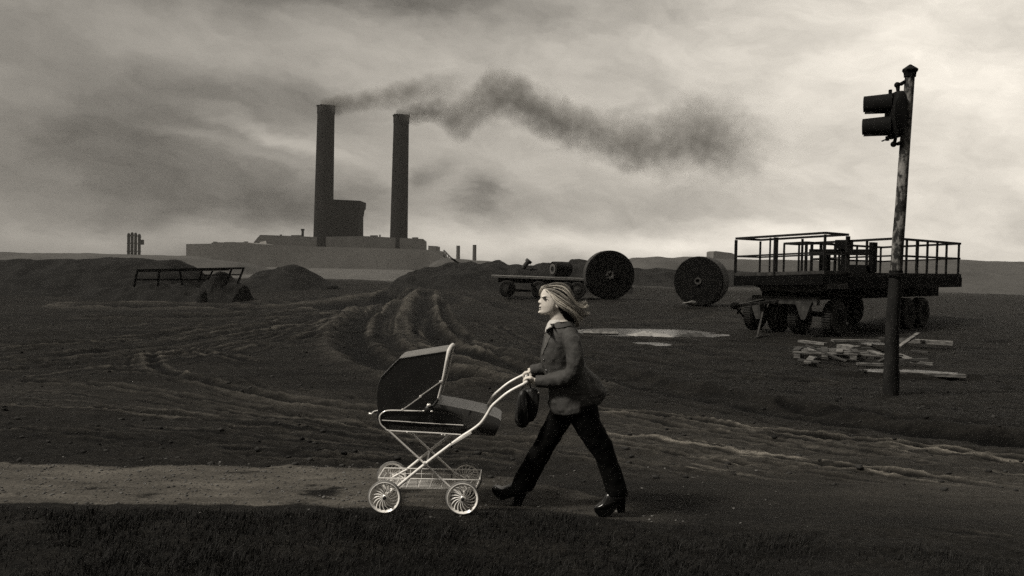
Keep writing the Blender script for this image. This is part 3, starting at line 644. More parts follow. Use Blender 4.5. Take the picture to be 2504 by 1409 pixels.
# ------------------------------------------------------------------ puddle and debris
Mw = mat('puddle water', .03, .10, .6, bump=.55, bscale=16, stretch=(.6, 1.6, 1))
for (cx_, cy_, rx_, ry_, zz), lab in zip(PUDS, ('long bright puddle lying in the mud behind the woman', 'small watery patch just in front of the long puddle', 'thin watery patch right of the signal foot', 'watery patch among the wooden litter by the trailer')):
    P_ = [(cx_ + 1.3 * rx_ * math.cos(t), cy_ + 1.3 * ry_ * math.sin(t), zz + .008) for t in np.linspace(0, 2 * math.pi, 40, endpoint=False)]
    o = MB().prism(P_, (0, 0, -.15)).build('water', Mw); setp(o, lab, kind='structure')
pz = PUDZ
def wobble(px, py, Y, w, d, h, M, name, label, cat):
    c = at(px, py, Y); c.z = max(H(c.x, c.y), pz) ; mb = MB(); nx, ny = 34, 18; vs = []; fs = []
    for side in (0, 1):
        for i in range(nx):
            for j in range(ny):
                u, v = i / (nx - 1) * 2 - 1, j / (ny - 1) * 2 - 1
                e = (1 - abs(u) ** 3) * (1 - abs(v) ** 3)
                z = h * e * (.15 + 1.0 * float(vnoise(u * 2.3 + px, v * 1.8, 5)) + .9 * abs(float(vnoise(u * 6 + px, v * 4, 6)) - .5)) - side * .012
                vs.append(c + Vector((u * w * (1 + .2 * float(vnoise(v * 2, 1 + px, 8))), v * d, z - .004 + .016)))
    for side in (0, 1):
        for i in range(nx - 1):
            for j in range(ny - 1):
                k = side * nx * ny + i * ny + j; f = (k, k + ny, k + ny + 1, k + 1); fs.append(f if side == 0 else f[::-1])
    edge = [i * ny for i in range(nx)] + [(nx - 1) * ny + j for j in range(1, ny)] + [i * ny + ny - 1 for i in range(nx - 2, -1, -1)] + [j for j in range(ny - 2, 0, -1)]
    for a, b in zip(edge, edge[1:] + edge[:1]): fs.append((a, b, b + nx * ny, a + nx * ny))
    o = mb.add(vs, fs).build(name, M, org=c, smooth=60); return setp(o, label, cat)
wobble(1594, 816, 21.4, .50, .45, .085, M_plastic, 'plastic_sheet', 'crumpled pale plastic sheet lying at the edge of the puddle', 'sheet')
wobble(1690, 812, 21.6, .3, .25, .08, M_wooddark, 'rubble_lump', 'dull lump of rubble at the right end of the puddle', 'rubble')
wobble(1470, 812, 21.9, .4, .25, .05, M_wood, 'paper_scrap', 'flat pale scrap of litter in the left of the puddle', 'litter')
# broken pallets
def pallet(c, ax, ay, label, n=5, tilt=0.0, lost=()):
    ax = Vector(ax).normalized(); ay = Vector((-ax.y, ax.x, 0)); up = Vector((0, 0, 1))
    o = thing('pallet', c, label, 'pallet', 'broken pallets by the trailer'); c = Vector(c)
    k = ax * tilt
    for j in (-1, 0, 1):
        for i in (-1, 0, 1): MB().box(c + ax * i * .52 + ay * j * .42 + up * (.055 + tilt * i), ax * .06, ay * .05, up * .05).build('block', M_wood if j < 0 else M_wooddark, o)
    for j in (-1, 0, 1): MB().box(c + ay * j * .42 + up * .118, ax * .6 + up * tilt, ay * .055, up * .013).build('bearer', M_wood, o)
    for i in range(n):
        if i in lost: continue
        f = i / (n - 1) * 2 - 1; MB().box(c + ax * f * .54 + up * (.145 + tilt * f + .004 * random.random()) + ay * random.uniform(-.09, .09) + ax * random.uniform(-.03, .03), (ax + ay * random.gauss(0, .06)) * .06, (ay + ax * random.gauss(0, .08) + up * random.gauss(0, .03)) * random.uniform(.34, .5), up * .012).build('slat', M_wood if i % 2 else M_wooddark, o)
    return o
def gpt(px, py):
    p = ground(px, py, 0.05); p.z = H(p.x, p.y); return p
pallet(gpt(2018, 868), (.93, -.36, 0), None, 'broken pallet with a pale front edge, leftmost of the wooden litter', tilt=.01)
pallet(gpt(2112, 866), (.99, -.1, 0), None, 'dirty pallet lying between the pale pallet and the signal pole', tilt=-.02, lost=(2,))
def plank(x1, y1, x2, y2, w, t, label, M=M_wood, lift=.03):
    a, b = gpt(x1, y1), gpt(x2, y2); a.z = b.z = max(a.z, b.z) + lift; o = MB().bar(a, b, w, t).build('plank', M); setp(o, label, 'plank', 'loose planks by the pallets'); return o
plank(2035, 836, 2150, 838, .16, .05, 'long pale plank at the back of the wooden litter, nearest the trailer')
plank(1956, 848, 2020, 856, .14, .05, 'short pale plank across the left pallet', lift=.2)
plank(2060, 842, 2090, 848, .28, .09, 'short bright board end behind the pallets')
plank(2192, 838, 2330, 846, .22, .09, 'thick pale plank right of the signal pole, farthest back', lift=.05)
plank(2192, 862, 2242, 882, .2, .05, 'bright plank pointing diagonally towards the signal pole')
plank(2194, 922, 2360, 930, .12, .05, 'low pale batten right of the foot of the signal pole')
plank(2095, 889, 2160, 891, .1, .04, 'thin pale batten in front of the dirty pallet')
plank(2075, 862, 2100, 858, .1, .04, 'small light offcut lying on the dirty pallet', lift=.17)

rs = random.Random(5)
for k in range(16):
    px_, py_ = rs.uniform(1965, 2260), rs.uniform(832, 892); c = gpt(px_, py_); a = rs.gauss(.1, .9); L_ = rs.uniform(.12, .5); t = rs.gauss(0, .12)
    d = Vector((math.cos(a), math.sin(a), t)).normalized(); c.z += .05 + abs(t) * L_ + rs.random() * .08
    o = MB().bar(c - d * L_, c + d * L_ * rs.uniform(.6, 1), rs.uniform(.05, .13), rs.uniform(.02, .05)).build('board', M_wood if k % 3 == 0 else M_wooddark)
    setp(o, 'pale broken board lying among the wooden litter by the trailer' if k % 3 == 0 else 'dirty broken board lying among the wooden litter by the trailer', 'board', 'broken boards by the pallets')

# ------------------------------------------------------------------ railway signal pole
Yp = 11.7
b0 = at(2180, 985, Yp)
sg = thing('railway_signal', b0, 'tall leaning railway signal with two hooded lamps, flaking pale paint above a dark base', 'signal')
def pp(px, py): return at(px, py, Yp)
MB().tube([pp(2178, 1000), pp(2180, 905)], .105, 20).build('foot', M_polebase, sg, smooth=40)
MB().tube([pp(2179.5, 915), pp(2182, 800), pp(2190, 677)], [.095, .09, .082], 20).build('base', M_polebase, sg, smooth=40)
MB().lathe(pp(2190.5, 676), pp(2191, 660) - pp(2190.5, 676), [(0, .085), (.01, .112), (.035, .112), (.05, .09), (.08, .09)], 20).build('collar', M_signal, sg, smooth=40)
MB().tube([pp(2191.5, 668), pp(2196, 590), pp(2203, 500), pp(2211, 380), pp(2219, 270), pp(2225, 185)], [.078, .077, .072, .068, .065, .063], 20).build('pole', M_pole, sg, smooth=40)
MB().lathe(pp(2225, 188), pp(2226, 160) - pp(2225, 188), [(0, .066), (.0, .082), (.02, .082), (.06, .088), (.085, .108), (.10, .104), (.165, .012)], 8).build('finial', M_signal, sg, smooth=30)
sh = MB().pillow([pp(*q) for q in [(2186,226),(2200,224),(2208,236),(2209,270),(2208,300),(2203,322),(2196,337),(2184,340),(2176,325),(2171,290),(2174,250)]], (0, .16, 0)).build('signal_head', M_signal, sg, smooth=40)
for (cx_, cy_, ex, ey) in ((2183, 254, 2113, 259), (2180, 309, 2110, 314)):
    c = pp(cx_, cy_); tip = at(ex, ey, Yp + .17); dirv = (tip - c); L_ = dirv.length; dirv.normalize(); e = dirv.cross(Vector((0, 0, 1))).normalized(); g = e.cross(dirv).normalized()
    out, inn = [], []
    for k in range(29):
        a = rad(-50 + 280 * k / 28); d = e * math.cos(a) * 1.0 + g * math.copysign(abs(math.sin(a)) ** .8, math.sin(a))
        out.append((c + d * .140, c + dirv * L_ + d * .126)); inn.append((c + d * .133, c + dirv * L_ + d * .119))
    vs = [p for q in out for p in q] + [p for q in inn for p in q]; n = len(out); fs = []
    for k in range(n - 1):
        fs += [(2*k, 2*k+2, 2*k+3, 2*k+1), (2*n+2*k, 2*n+2*k+1, 2*n+2*k+3, 2*n+2*k+2), (2*k+1, 2*k+3, 2*n+2*k+3, 2*n+2*k+1)]
    fs += [(0, 1, 2*n+1, 2*n), (2*n-2, 4*n-2, 4*n-1, 2*n-1)]
    MB().add(vs, fs).build('hood', M_signal, sh, smooth=50)
    MB().lathe(c, dirv, [(0, .13), (.02, .11), (.035, .05), (.04, .01)], 20).build('lens', M_lens, sh, smooth=60)
for pts in ([(2196,226),(2195,208),(2203,206),(2216,198)], [(2190,338),(2186,352),(2196,352),(2208,346)]):
    mb = MB(); mb.tube([pp(*q) for q in pts], [.022, .034, .026, .024], 8); mb.build('bracket', M_signal, sh, smooth=50)
MB().ell(pp(2194, 208), .04, .04, .04).build('joint', M_signal, sh, smooth=60); MB().ell(pp(2185, 353), .04, .04, .04).build('joint', M_signal, sh, smooth=60)
MB().box(pp(2177, 226), (.017, 0, 0), (0, .02, 0), (0, 0, .035)).build('catch', M_signal, sh); MB().box(pp(2170, 339), (.02, 0, 0), (0, .02, 0), (0, 0, .03)).build('catch', M_signal, sh)
mb = MB(); mb.tube([pp(2172, 336), pp(2166, 341), pp(2158, 345), pp(2155, 345)], [.01, .008, .012, .006], 6); mb.build('pull_chain', M_signal, sh)

# ------------------------------------------------------------------ the pram
Yn, Yfr = 6.03, 6.60
pram = thing('pram', at(1040, 1262, 6.3), 'old fashioned dark pram on a bright chrome chassis, hood up', 'pram')
gpm = lambda x, y, Y: at(x, y, Y)
def pram_wheel(px, py, Y, R, out, n_sp=18):
    c = at(px, py, Y); c.z = H(c.x, c.y) + R - .003; a = Vector((0, -out, 0))            # a points to the outside
    mb = MB(); nb = 8
    def lathe_ring(mb, prof, n=48): mb.lathe(c, a, prof + [prof[0]], n, False)
    lathe_ring(mb, [(-.013, R - .012), (-.009, R - .003), (0, R), (.009, R - .003), (.013, R - .012), (0, R - .018)])
    w = mb.build('wheel', M_rubber, pram, smooth=50)
    mb = MB(); lathe_ring(mb, [(.016, R - .011), (.017, R - .0155), (.002, R - .030), (-.012, R - .026), (-.014, R - .012)]); mb.build('rim', M_white, w, smooth=50)
    mb = MB()
    for k in range(n_sp):
        t0 = 2 * math.pi * k / n_sp; L, Rr = [], []
        for s in range(7):
            f = s / 6; r = .017 + (R - .027 - .017) * f; ang = t0 + .55 * f ** 1.2 * (1 if out > 0 else -1)
            d = Vector((math.cos(ang), 0, math.sin(ang))); t = Vector((-math.sin(ang), 0, math.cos(ang)))
            hw = .0028 + .0028 * f; tw = t * math.cos(.6) + a * math.sin(.6)
            p = c + d * r + a * (.010 - .006 * f); L.append(p - tw * hw); Rr.append(p + tw * hw)
        nn = d.cross(t) * .0006
        vs = L + Rr + [p + a * .0016 for p in L] + [p + a * .0016 for p in Rr]; fs = []
        for s in range(6):
            fs += [(s, s+1, 8+s, 7+s), (14+s, 21+s, 22+s, 15+s), (s, 14+s, 15+s, s+1), (7+s, 8+s, 22+s, 21+s)]
        mb.add(vs, fs)
    mb.build('spokes', M_white, w)
    MB().lathe(c, a, [(-.02, .019), (.008, .021), (.014, .016), (.017, .012)], 20).build('hub', M_chrome, w, smooth=40)
    MB().lathe(c, a, [(.015, .013), (.030, .0125), (.034, .008)], 16).build('hub_cap', M_black, w, smooth=40)
    return c
wc = [pram_wheel(941, 1217, Yn, .121, 1), pram_wheel(1131.5, 1223, Yn, .122, 1), pram_wheel(959.8, 1161, Yfr, .121, -1), pram_wheel(1141, 1161, Yfr, .121, -1)]
for a, b in ((0, 2), (1, 3)):
    MB().tube([wc[a] + Vector((0, .02, 0)), wc[b] - Vector((0, .02, 0))], .007, 8).build('axle', M_chrome, pram, smooth=60)
def ptube(name, pts, Y, r, M=M_white, n=10, round_=True):
    P = [at(x, y, Y) for x, y in pts]
    if round_ and len(P) > 2: P = [Vector(q) for q in smooth_poly(np.array([p[:] for p in P]), 6)]
    return MB().tube(P, r, n).build(name, M, pram, smooth=60)
YA, YB = 6.07, 6.54
bar_pts = [(1285,937.5),(1262,949),(1240,962),(1219,979),(1203,994),(1192,1012),(1180,1030),(1168,1042),(1148,1056),(1122,1073),(1050,1127),(975,1188)]
ptube('push_bar', bar_pts, YA, .0115)
zsh = lambda p: Vector((p.x, YB, p.z))
Pn = [at(x, y, YA) for x, y in bar_pts]
MB().tube([Vector(q) for q in smooth_poly(np.array([zsh(p)[:] for p in Pn]), 6)], .0115, 10).build('push_bar', M_white, pram, smooth=60)
hb = at(1285, 937.5, YA)
MB().tube([hb + Vector((-.012, 0, -.004)), hb + Vector((.004, .0, .006)), hb + Vector((.012, .03, .008)), Vector((hb.x + .012, YB - .03, hb.z + .008)), Vector((hb.x + .004, YB, hb.z + .006)), Vector((hb.x - .012, YB, hb.z - .004))], .0125, 10).build('handle', M_white, pram, smooth=60)
# second, lower link bar with black clamps
mb = MB(); mb.bar(at(1099, 1090, YA - .02), at(1153, 1058, YA - .02), .011); mb.build('link_bar', M_white, pram)
for (x, y) in ((1102, 1091), (1106, 1087)):
    p = at(x, y, YA); d = (Pn[-3] - Pn[-2]).normalized(); MB().lathe(p - d * .005, d, [(0, .017), (.009, .017)], 14).build('clamp', M_black, pram)
# crossing legs
for Y0 in (YA + .025, YB - .02):
    P = [at(949, 1052, YA + .025), at(1032, 1128, YA + .025), at(1099, 1190, YA + .025), wc[1] + Vector((0, .06, 0))]
    P = [Vector((p.x, Y0 if k < 3 else (wc[1].y + .05 if Y0 < 6.3 else wc[3].y - .05), p.z)) for k, p in enumerate(P)]
    MB().tube(P, .0075, 8).build('cross_leg', M_chrome, pram, smooth=60)
for k, Y0 in ((0, YA), (2, YB)):
    q = at(975, 1188, YA); MB().tube([Vector((q.x, Y0, q.z)), wc[k] + Vector((0, .045 if k == 0 else -.045, 0))], .010, 8).build('leg_socket', M_chrome, pram, smooth=60)
q1, q2 = at(1049, 1104.5, 6.4), at(1043, 1140, YA + .03); MB().tube([q1, q2], .007, 8).build('cross_strut', M_white, pram, smooth=60)
for x, y in ((1038, 1134),):
    p = at(x, y, YA - .012); MB().lathe(p, (0, 1, 0), [(0, .006), (.004, .012), (.03, .012)], 12).build('pivot_bolt', M_chrome, pram)
# carriage tub
def side_loft(st, y0, y1, bulge=.02, nv=10):
    """stations (top px, bottom px) on the near side, swept across the width with rounded lower corners"""
    rings = []
    for (tx, ty, bx, by) in st:
        t, b = at(tx, ty, y0), at(bx, by, y0); ring = []
        prof = [(0, 0), (0, .25), (0, .6), (.015, .85), (.06, 1.0)]
        for s, f in prof: p = t.lerp(b, f); ring.append(Vector((p.x, y0 + s - bulge * math.sin(f * math.pi) * .5, p.z)))
        for s, f in prof[::-1]: p = t.lerp(b, f); ring.append(Vector((p.x, y1 - s + bulge * math.sin(f * math.pi) * .5, p.z)))
        rings.append(ring)
    return rings
YT0, YT1 = 6.13, 6.52
tub = MB().loft(side_loft([(921,1012,922,1022),(922,1007,926,1040),(927,1004.5,936,1054),(950,1004,958,1057.5),(1010,1005,1010,1060),(1065,1007,1065,1062.5),(1130,1012,1125,1065),(1190,1024,1180,1067.5),(1219,1030,1205,1069),(1222,1033,1208,1066)], YT0, YT1)).build('body', M_panel, pram, smooth=45)
apr = MB().loft(side_loft([(1062,986,1062,1016),(1080,990,1085,1017),(1105,994,1107,1021),(1130,999,1128,1034),(1150,1003,1140,1067.5),(1180,1010,1175,1069),(1205,1018,1196,1070.5),(1219,1024,1208,1071),(1225,1030,1210,1069)], YT0 - .008, YT1 + .008)).build('apron', M_apron, pram, smooth=50)
mb = MB(); mb.tube([at(x, y, YT0 - .012) for x, y in [(1150,1003),(1143,1018),(1139,1042),(1143,1066)]], .003, 6); mb.build('apron_seam', M_panel, apr)
tr = [Vector(q) for q in smooth_poly(np.array([at(x, y, YT0 - .012)[:] for x, y in [(1035,1006),(1000,1005),(960,1004),(942,1006),(931,1014),(928,1024),(932,1038),(942,1048),(951,1053),(1000,1056),(1060,1059),(1127,1063.5)]]), 5)]
MB().tube(tr, .0055, 8).build('trim', M_chrome, pram, smooth=60)
MB().tube([Vector((p.x, YT1 + .012, p.z)) for p in tr], .0055, 8).build('trim', M_chrome, pram, smooth=60)
MB().tube([at(x, y, YT0 - .014) for x, y in [(934,1028),(985,1031),(1030,1034.5),(1085,1037.5),(1133,1040)]], .0035, 6, flat=.6).build('stripe', M_white, pram)
for x, y in ((1081, 1063), (1088, 1064), (996, 1057)):
    p = at(x, y, YT0 - .012); MB().ell(p, .008, .008, .006).build('clip', M_chrome, pram, smooth=60)
mb = MB(); mb.tube([at(903, 1010, 6.2), at(908, 1013, 6.18), at(914, 1007, 6.2), at(926, 1004, 6.22)], .006, 8); mb.ell(at(905, 1012, 6.19), .011, .011, .008); mb.build('hook', M_chrome, pram, smooth=60)
# hood
hp = [(976,877),(1010,871.5),(1050,865.5),(1096,858.5),(1091,890),(1084,925),(1076,958),(1068,985),(1060,1007),(1000,1006.5),(924,1006),(921,985),(922,955),(925,938),(931,924),(945,909),(960,893)]
HY0, HY1 = 6.12, 6.53
hpoly = [at(x, y, HY0) for x, y in hp]; cH = sum(hpoly, Vector()) / len(hpoly)
layers = []
for t, k in ((0, .985), (.006, 1.0), (.05, 1.008), (.2, 1.012), (.36, 1.008), (.404, 1.0), (.41, .985)):
    layers.append([Vector((cH.x + (p.x - cH.x) * k, HY0 + t, cH.z + (p.z - cH.z) * k)) for p in hpoly])
hood = MB().loft(layers).build('hood', M_hood, pram, smooth=30)
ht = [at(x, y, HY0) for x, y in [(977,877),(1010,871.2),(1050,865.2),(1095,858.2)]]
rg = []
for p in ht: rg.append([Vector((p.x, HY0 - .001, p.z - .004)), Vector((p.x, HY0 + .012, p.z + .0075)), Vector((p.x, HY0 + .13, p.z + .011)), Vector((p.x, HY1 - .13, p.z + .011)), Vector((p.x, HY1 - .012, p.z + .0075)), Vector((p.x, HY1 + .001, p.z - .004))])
MB().loft(rg).build('lit_top_panel', M_hoodlit, hood, smooth=40)
arch = [at(1069, 982, HY0 - .012), at(1076, 957, HY0 - .014), at(1085, 920, HY0 - .014), at(1092, 885, HY0 - .014), at(1097, 860, HY0 - .010)]
arch2 = [Vector((p.x, HY1 + HY0 - p.y, p.z)) for p in arch[::-1]]
top = [at(1098, 856.5, HY0 + .01), Vector((at(1098, 856.5, HY0).x, (HY0 + HY1) / 2, at(1098, 856, HY0).z + .006)), Vector((at(1098, 856.5, HY0).x, HY1 - .01, at(1098, 856.5, HY0).z))]
MB().tube(arch + top + arch2, [.006, .008, .010, .012, .014, .014, .013, .014, .014, .012, .010, .008, .006], 8).build('hood_rim', M_rim, hood, smooth=60)
for pts in ([(976, 877), (1040, 867), (1095, 858.5)], [(976, 877), (945, 908), (931, 924)]):
    MB().tube([at(x, y, HY0 - .001) for x, y in pts], .0032, 6).build('crease_highlight', M_apron, hood, smooth=60)  # highlight along the creases put in as a paler raised line
YH = HY0 - .02
mb = MB(); mb.bar(at(1077, 934, YH), at(1027, 969, YH), .011, .006); mb.build('folding_stay', M_chrome, hood)
mb = MB(); mb.bar(at(1029, 970, YH - .006), at(983, 1003, YH - .006), .011, .006); mb.build('folding_stay', M_chrome, hood)
for x, y in ((1077, 934), (1028, 970), (984, 1003)): MB().lathe(at(x, y, YH - .012), (0, 1, 0), [(0, .006), (.003, .009), (.016, .009)], 12).build('stay_pivot', M_chrome, hood)
mb = MB(); mb.ell(at(1049, 1001, YT0 - .025), .034, .018, .028); mb.tube([at(1049, 1001, YT0 - .03), at(1062, 990, YT0 - .03), at(1072, 976, HY0 - .03)], .010, 8); mb.build('hood_lock', M_black, hood, smooth=60)
for x, y, r in ((1049, 991, .017), (1056, 1006, .010), (1036, 1005, .008)):
    MB().ell(at(x, y, YT0 - .045), r, r * .7, r * .7).build('lock_knob', M_chrome, hood, smooth=60)
# wire basket
bz1, bz0 = .223, .150; bx0, bx1 = at(925, 1176, 6.14).x, at(1173, 1177, 6.14).x; by0, by1 = 6.14, 6.44
mb = MB()
def brect(z, sx, r):
    q = [Vector((bx0 + sx, by0 + sx * .6, z)), Vector((bx1 - sx, by0 + sx * .6, z)), Vector((bx1 - sx, by1 - sx * .6, z)), Vector((bx0 + sx, by1 - sx * .6, z))]
    for a, b in zip(q, q[1:] + q[:1]): mb.tube([a, b], r, 6)
brect(bz1, 0, .0045); brect((bz1 + bz0) / 2, .015, .0022); brect(bz0, .03, .003)
for k in range(9):
    x = bx0 + .03 + (bx1 - bx0 - .06) * k / 8
    mb.tube([Vector((x, by0, bz1)), Vector((x, by0 + .018, bz0)), Vector((x, by1 - .018, bz0)), Vector((x, by1, bz1))], .0022, 5)
for k in range(8):
    y = by0 + .018 + (by1 - by0 - .036) * k / 7
    mb.tube([Vector((bx0, y, bz1)), Vector((bx0 + .03, y, bz0)), Vector((bx1 - .03, y, bz0)), Vector((bx1, y, bz1))], .0022, 5)
mb.build('basket', M_white, pram)
for x, k in ((bx0 + .04, 0), (bx1 - .05, 1)):
    for y in (by0, by1): MB().tube([Vector((x, y, bz1)), Vector((wc[k].x, y, wc[k].z + .006))], .004, 6).build('basket_hanger', M_chrome, pram)

# ------------------------------------------------------------------ the woman
Yb = 6.2
per = thing('person', (at(1400, 1200, Yb).x, Yb, 0), 'woman in a tweed jacket and black trousers striding left, hair blown back, pushing the pram', 'person')
def ering(f, b, w, Y=Yb, n=28, sq=1.0, wf=1.0, wb=1.0):
    f, b = at(f[0], f[1], Y), at(b[0], b[1], Y); c = (f + b) / 2; u = (f - b) / 2; out = []
    for k in range(n):
        a = 2 * math.pi * k / n; ca, sa = math.cos(a), math.sin(a)
        ca = math.copysign(abs(ca) ** sq, ca); sa = math.copysign(abs(sa) ** sq, sa)
        ww = w * (wf + (1 - wf) * (1 - max(ca, 0) ** 1.5)) if wf != 1 else w
        if wb != 1: ww = ww * (wb + (1 - wb) * (1 - max(-ca, 0) ** 1.2))
        out.append(c + u * ca + Vector((0, 1, 0)) * sa * ww)
    return out
bm_ = MB()
head = [(696.5,1352,1374,.022),(699,1339,1385,.050),(704,1331,1391,.064),(711,1326.5,1394,.072),(718,1323,1395.5,.0745),(724,1321.2,1395.5,.075),(729,1322.3,1394,.074),(735,1321.3,1391,.072),(741,1320.6,1387,.069),(747,1319.8,1384,.066),(753,1320,1381,.062),(758.5,1319.6,1379,.057),(763,1317.2,1374,.049),(767,1318.2,1358,.036),(769.5,1323,1344,.018)]
bm_.loft([ering((xf, y), (xb, y), w, wf=.55) for y, xf, xb, w in head])
# nose, lips, chin, ears, cheek, brow
def dcen(px, py, Y=Yb): return at(px, py, Y)
nose = [((1323,728),(1332,728),.007),((1319.8,732.5),(1331,733),.010),((1316.2,736.6),(1330,737),.0135),((1315.2,739.4),(1330,740),.0155),((1318.6,742.3),(1330,742.5),.012)]
bm_.loft([ering(f, b, w, n=14) for f, b, w in nose])
for dy in (-1, 1): bm_.ell(dcen(1322.5, 740.5) + Vector((0, dy * .012, 0)), .011, .007, .006)
bm_.ell(dcen(1320.6, 749.6), .0095, .020, .0052); bm_.ell(dcen(1320.8, 755.6), .0095, .018, .0058); bm_.ell(dcen(1319.6, 764), .012, .016, .011)
for dy in (-1, 1):
    bm_.ell(dcen(1364, 745) + Vector((0, dy * .071, 0)), .013, .009, .028, rot=Matrix.Rotation(.15, 3, 'Y'))
    bm_.ell(dcen(1328, 725.5) + Vector((0, dy * .034, 0)), .016, .024, .005)
# neck, torso core
bm_.loft([ering((1338,758),(1388,748),.050),ering((1345,772),(1391,762),.052),ering((1344,786),(1396,778),.056),ering((1338,800),(1404,795),.085),ering((1332,820),(1408,816),.15),ering((1332,870),(1415,866),.15),ering((1345,930),(1425,925),.14),ering((1352,985),(1440,980),.15),ering((1365,1012),(1440,1008),.14)])
def ltube(pts, rs, n=12):
    P = np.array([at(*p)[:] for p in pts]); P = smooth_poly(P, 4); r = np.interp(np.linspace(0, len(pts) - 1, len(P)), range(len(pts)), rs)
    bm_.tube([Vector(p) for p in P], list(r), n)
armN = [(1392,822,6.06),(1406,868,6.01),(1401,916,6.0),(1362,931,6.04),(1330,934,6.09),(1305,932.5,6.115)]
armF = [(1372,822,6.36),(1378,868,6.41),(1368,908,6.42),(1335,906,6.43),(1310,905,6.43),(1292,909,6.425)]
for A_ in (armN, armF): ltube(A_, [.045, .042, .038, .034, .028, .024])
legN = [(1425,990,6.12),(1440,1050,6.11),(1472,1112,6.09),(1492,1150,6.09),(1508,1205,6.08),(1512,1220,6.08)]
legF = [(1388,995,6.29),(1358,1050,6.30),(1322,1108,6.31),(1295,1150,6.31),(1275,1188,6.31),(1268,1200,6.31)]
for A_ in (legN, legF): ltube(A_, [.085, .075, .055, .05, .035, .034])
# hands gripping the pram handle
hz, hx = hb.z + .008, hb.x + .012
def hand(Y0, wrist, s):
    """palm on the rear top of the bar, four unequal fingers over and round it, thumb round the inside (s = inward)"""
    w = Vector(wrist); kn = Vector((hx + .016, Y0, hz + .030)); d = (kn - w); d.normalize(); sy = Vector((0, 1, 0)); up = d.cross(sy)
    if up.z < 0: up = -up
    rings = []
    for f, wd, tk in ((-.15, .024, .021), (.1, .029, .020), (.45, .038, .019), (.8, .043, .017), (1.0, .040, .013), (1.06, .032, .008)):
        c = w.lerp(kn, f); rings.append([c + sy * math.cos(2 * math.pi * k / 14) * wd + up * math.sin(2 * math.pi * k / 14) * tk for k in range(14)])
    bm_.loft(rings)
    for k, (end, rr_) in enumerate(((262, .0085), (285, .009), (275, .0088), (245, .0075))):
        yk = Y0 + (k - 1.5) * .0205 * -s
        pts = [kn + Vector((.004, yk - Y0, -.004))]
        for a in np.linspace(62, end, 8):
            R_f = .030 if a < 75 else .0235
            pts.append(Vector((hx + math.cos(rad(a)) * R_f, yk, hz + math.sin(rad(a)) * R_f)))
        bm_.tube(pts, [rr_ * 1.12, rr_ * 1.12, rr_ * 1.05, rr_ * 1.08, rr_, rr_ * .98, rr_ * .95, rr_ * .9, rr_ * .65], 8)
    y1 = Y0 + s * .040
    bm_.tube([w.lerp(kn, .35) + Vector((0, s * .022, -.004)), Vector((hx + .034, y1 - s * .006, hz + .006)), Vector((hx + .020, y1, hz - .018)), Vector((hx - .004, y1 + s * .004, hz - .024)), Vector((hx - .016, y1 + s * .004, hz - .020))], [.013, .012, .0105, .0095, .006], 8)
hand(6.115, at(1305, 932.5, 6.115), 1); hand(6.425, at(1292, 908, 6.425), -1)
body = bm_.build('body', M_skin, per); fuse(body, .0042, 3, .5)
# eyes, brows, mouth
mb = MB(); mb.ell(dcen(1321.0, 752.7), .0095, .017, .0022); mb.build('mouth', mat('mouth dark', .03, .6, .3), per)
# hair: cap plus blown strands
hs = MB()
hs.loft([ering(f, b, w, n=24) for f, b, w in [((1345,694.6),(1380,694.8),.03),((1334,698.5),(1389,699),.060),((1334,703),(1394,706),.074),((1341,711),(1397.5,714),.0815),((1350,721),(1398.5,723),.0835),((1358,732),(1397,734),.0825),((1364,742),(1393,745),.077),((1369,752),(1390,757),.066),((1373,762),(1389,769),.052)]])
hair = hs.build('hair', mat('hair shadow', .012, .7, .2, g2=.03, vscale=60), per, smooth=180)
top_ = [[(1328,704),(1338,697),(1356,692.5),(1376,693),(1390,703),(1400,722),(1409,738),(1418,744),(1428,739),(1431,731)],
        [(1330,705),(1340,702),(1356,701),(1374,705),(1390,718),(1402,735),(1413,747),(1424,752),(1433,747)],
        [(1331,706),(1342,708),(1356,711),(1372,719),(1388,732),(1402,746),(1414,755),(1427,764),(1438,768)],
        [(1332,706),(1341,712),(1352,720),(1366,731),(1383,741),(1398,752),(1410,761),(1420,772),(1432,770)],
        [(1333,706),(1341,714),(1350,725),(1361,738),(1376,748),(1393,757),(1405,768),(1413,780),(1415,792)],
        [(1336,709),(1344,719),(1353,732),(1362,746),(1376,756),(1392,766),(1402,776),(1409,790),(1412,803)]]
TP = np.array([smooth_poly(np.array(s if len(s) == 10 else s + [s[-1]], float), 3) for s in top_])
st = MB(); TONE = []
LOCKS = [(random.random() * (len(TP) - 1.001), random.uniform(-.012, .016), random.uniform(.70, 1.0), random.gauss(0, 3), random.gauss(0, 3), random.random()) for _ in range(34)]
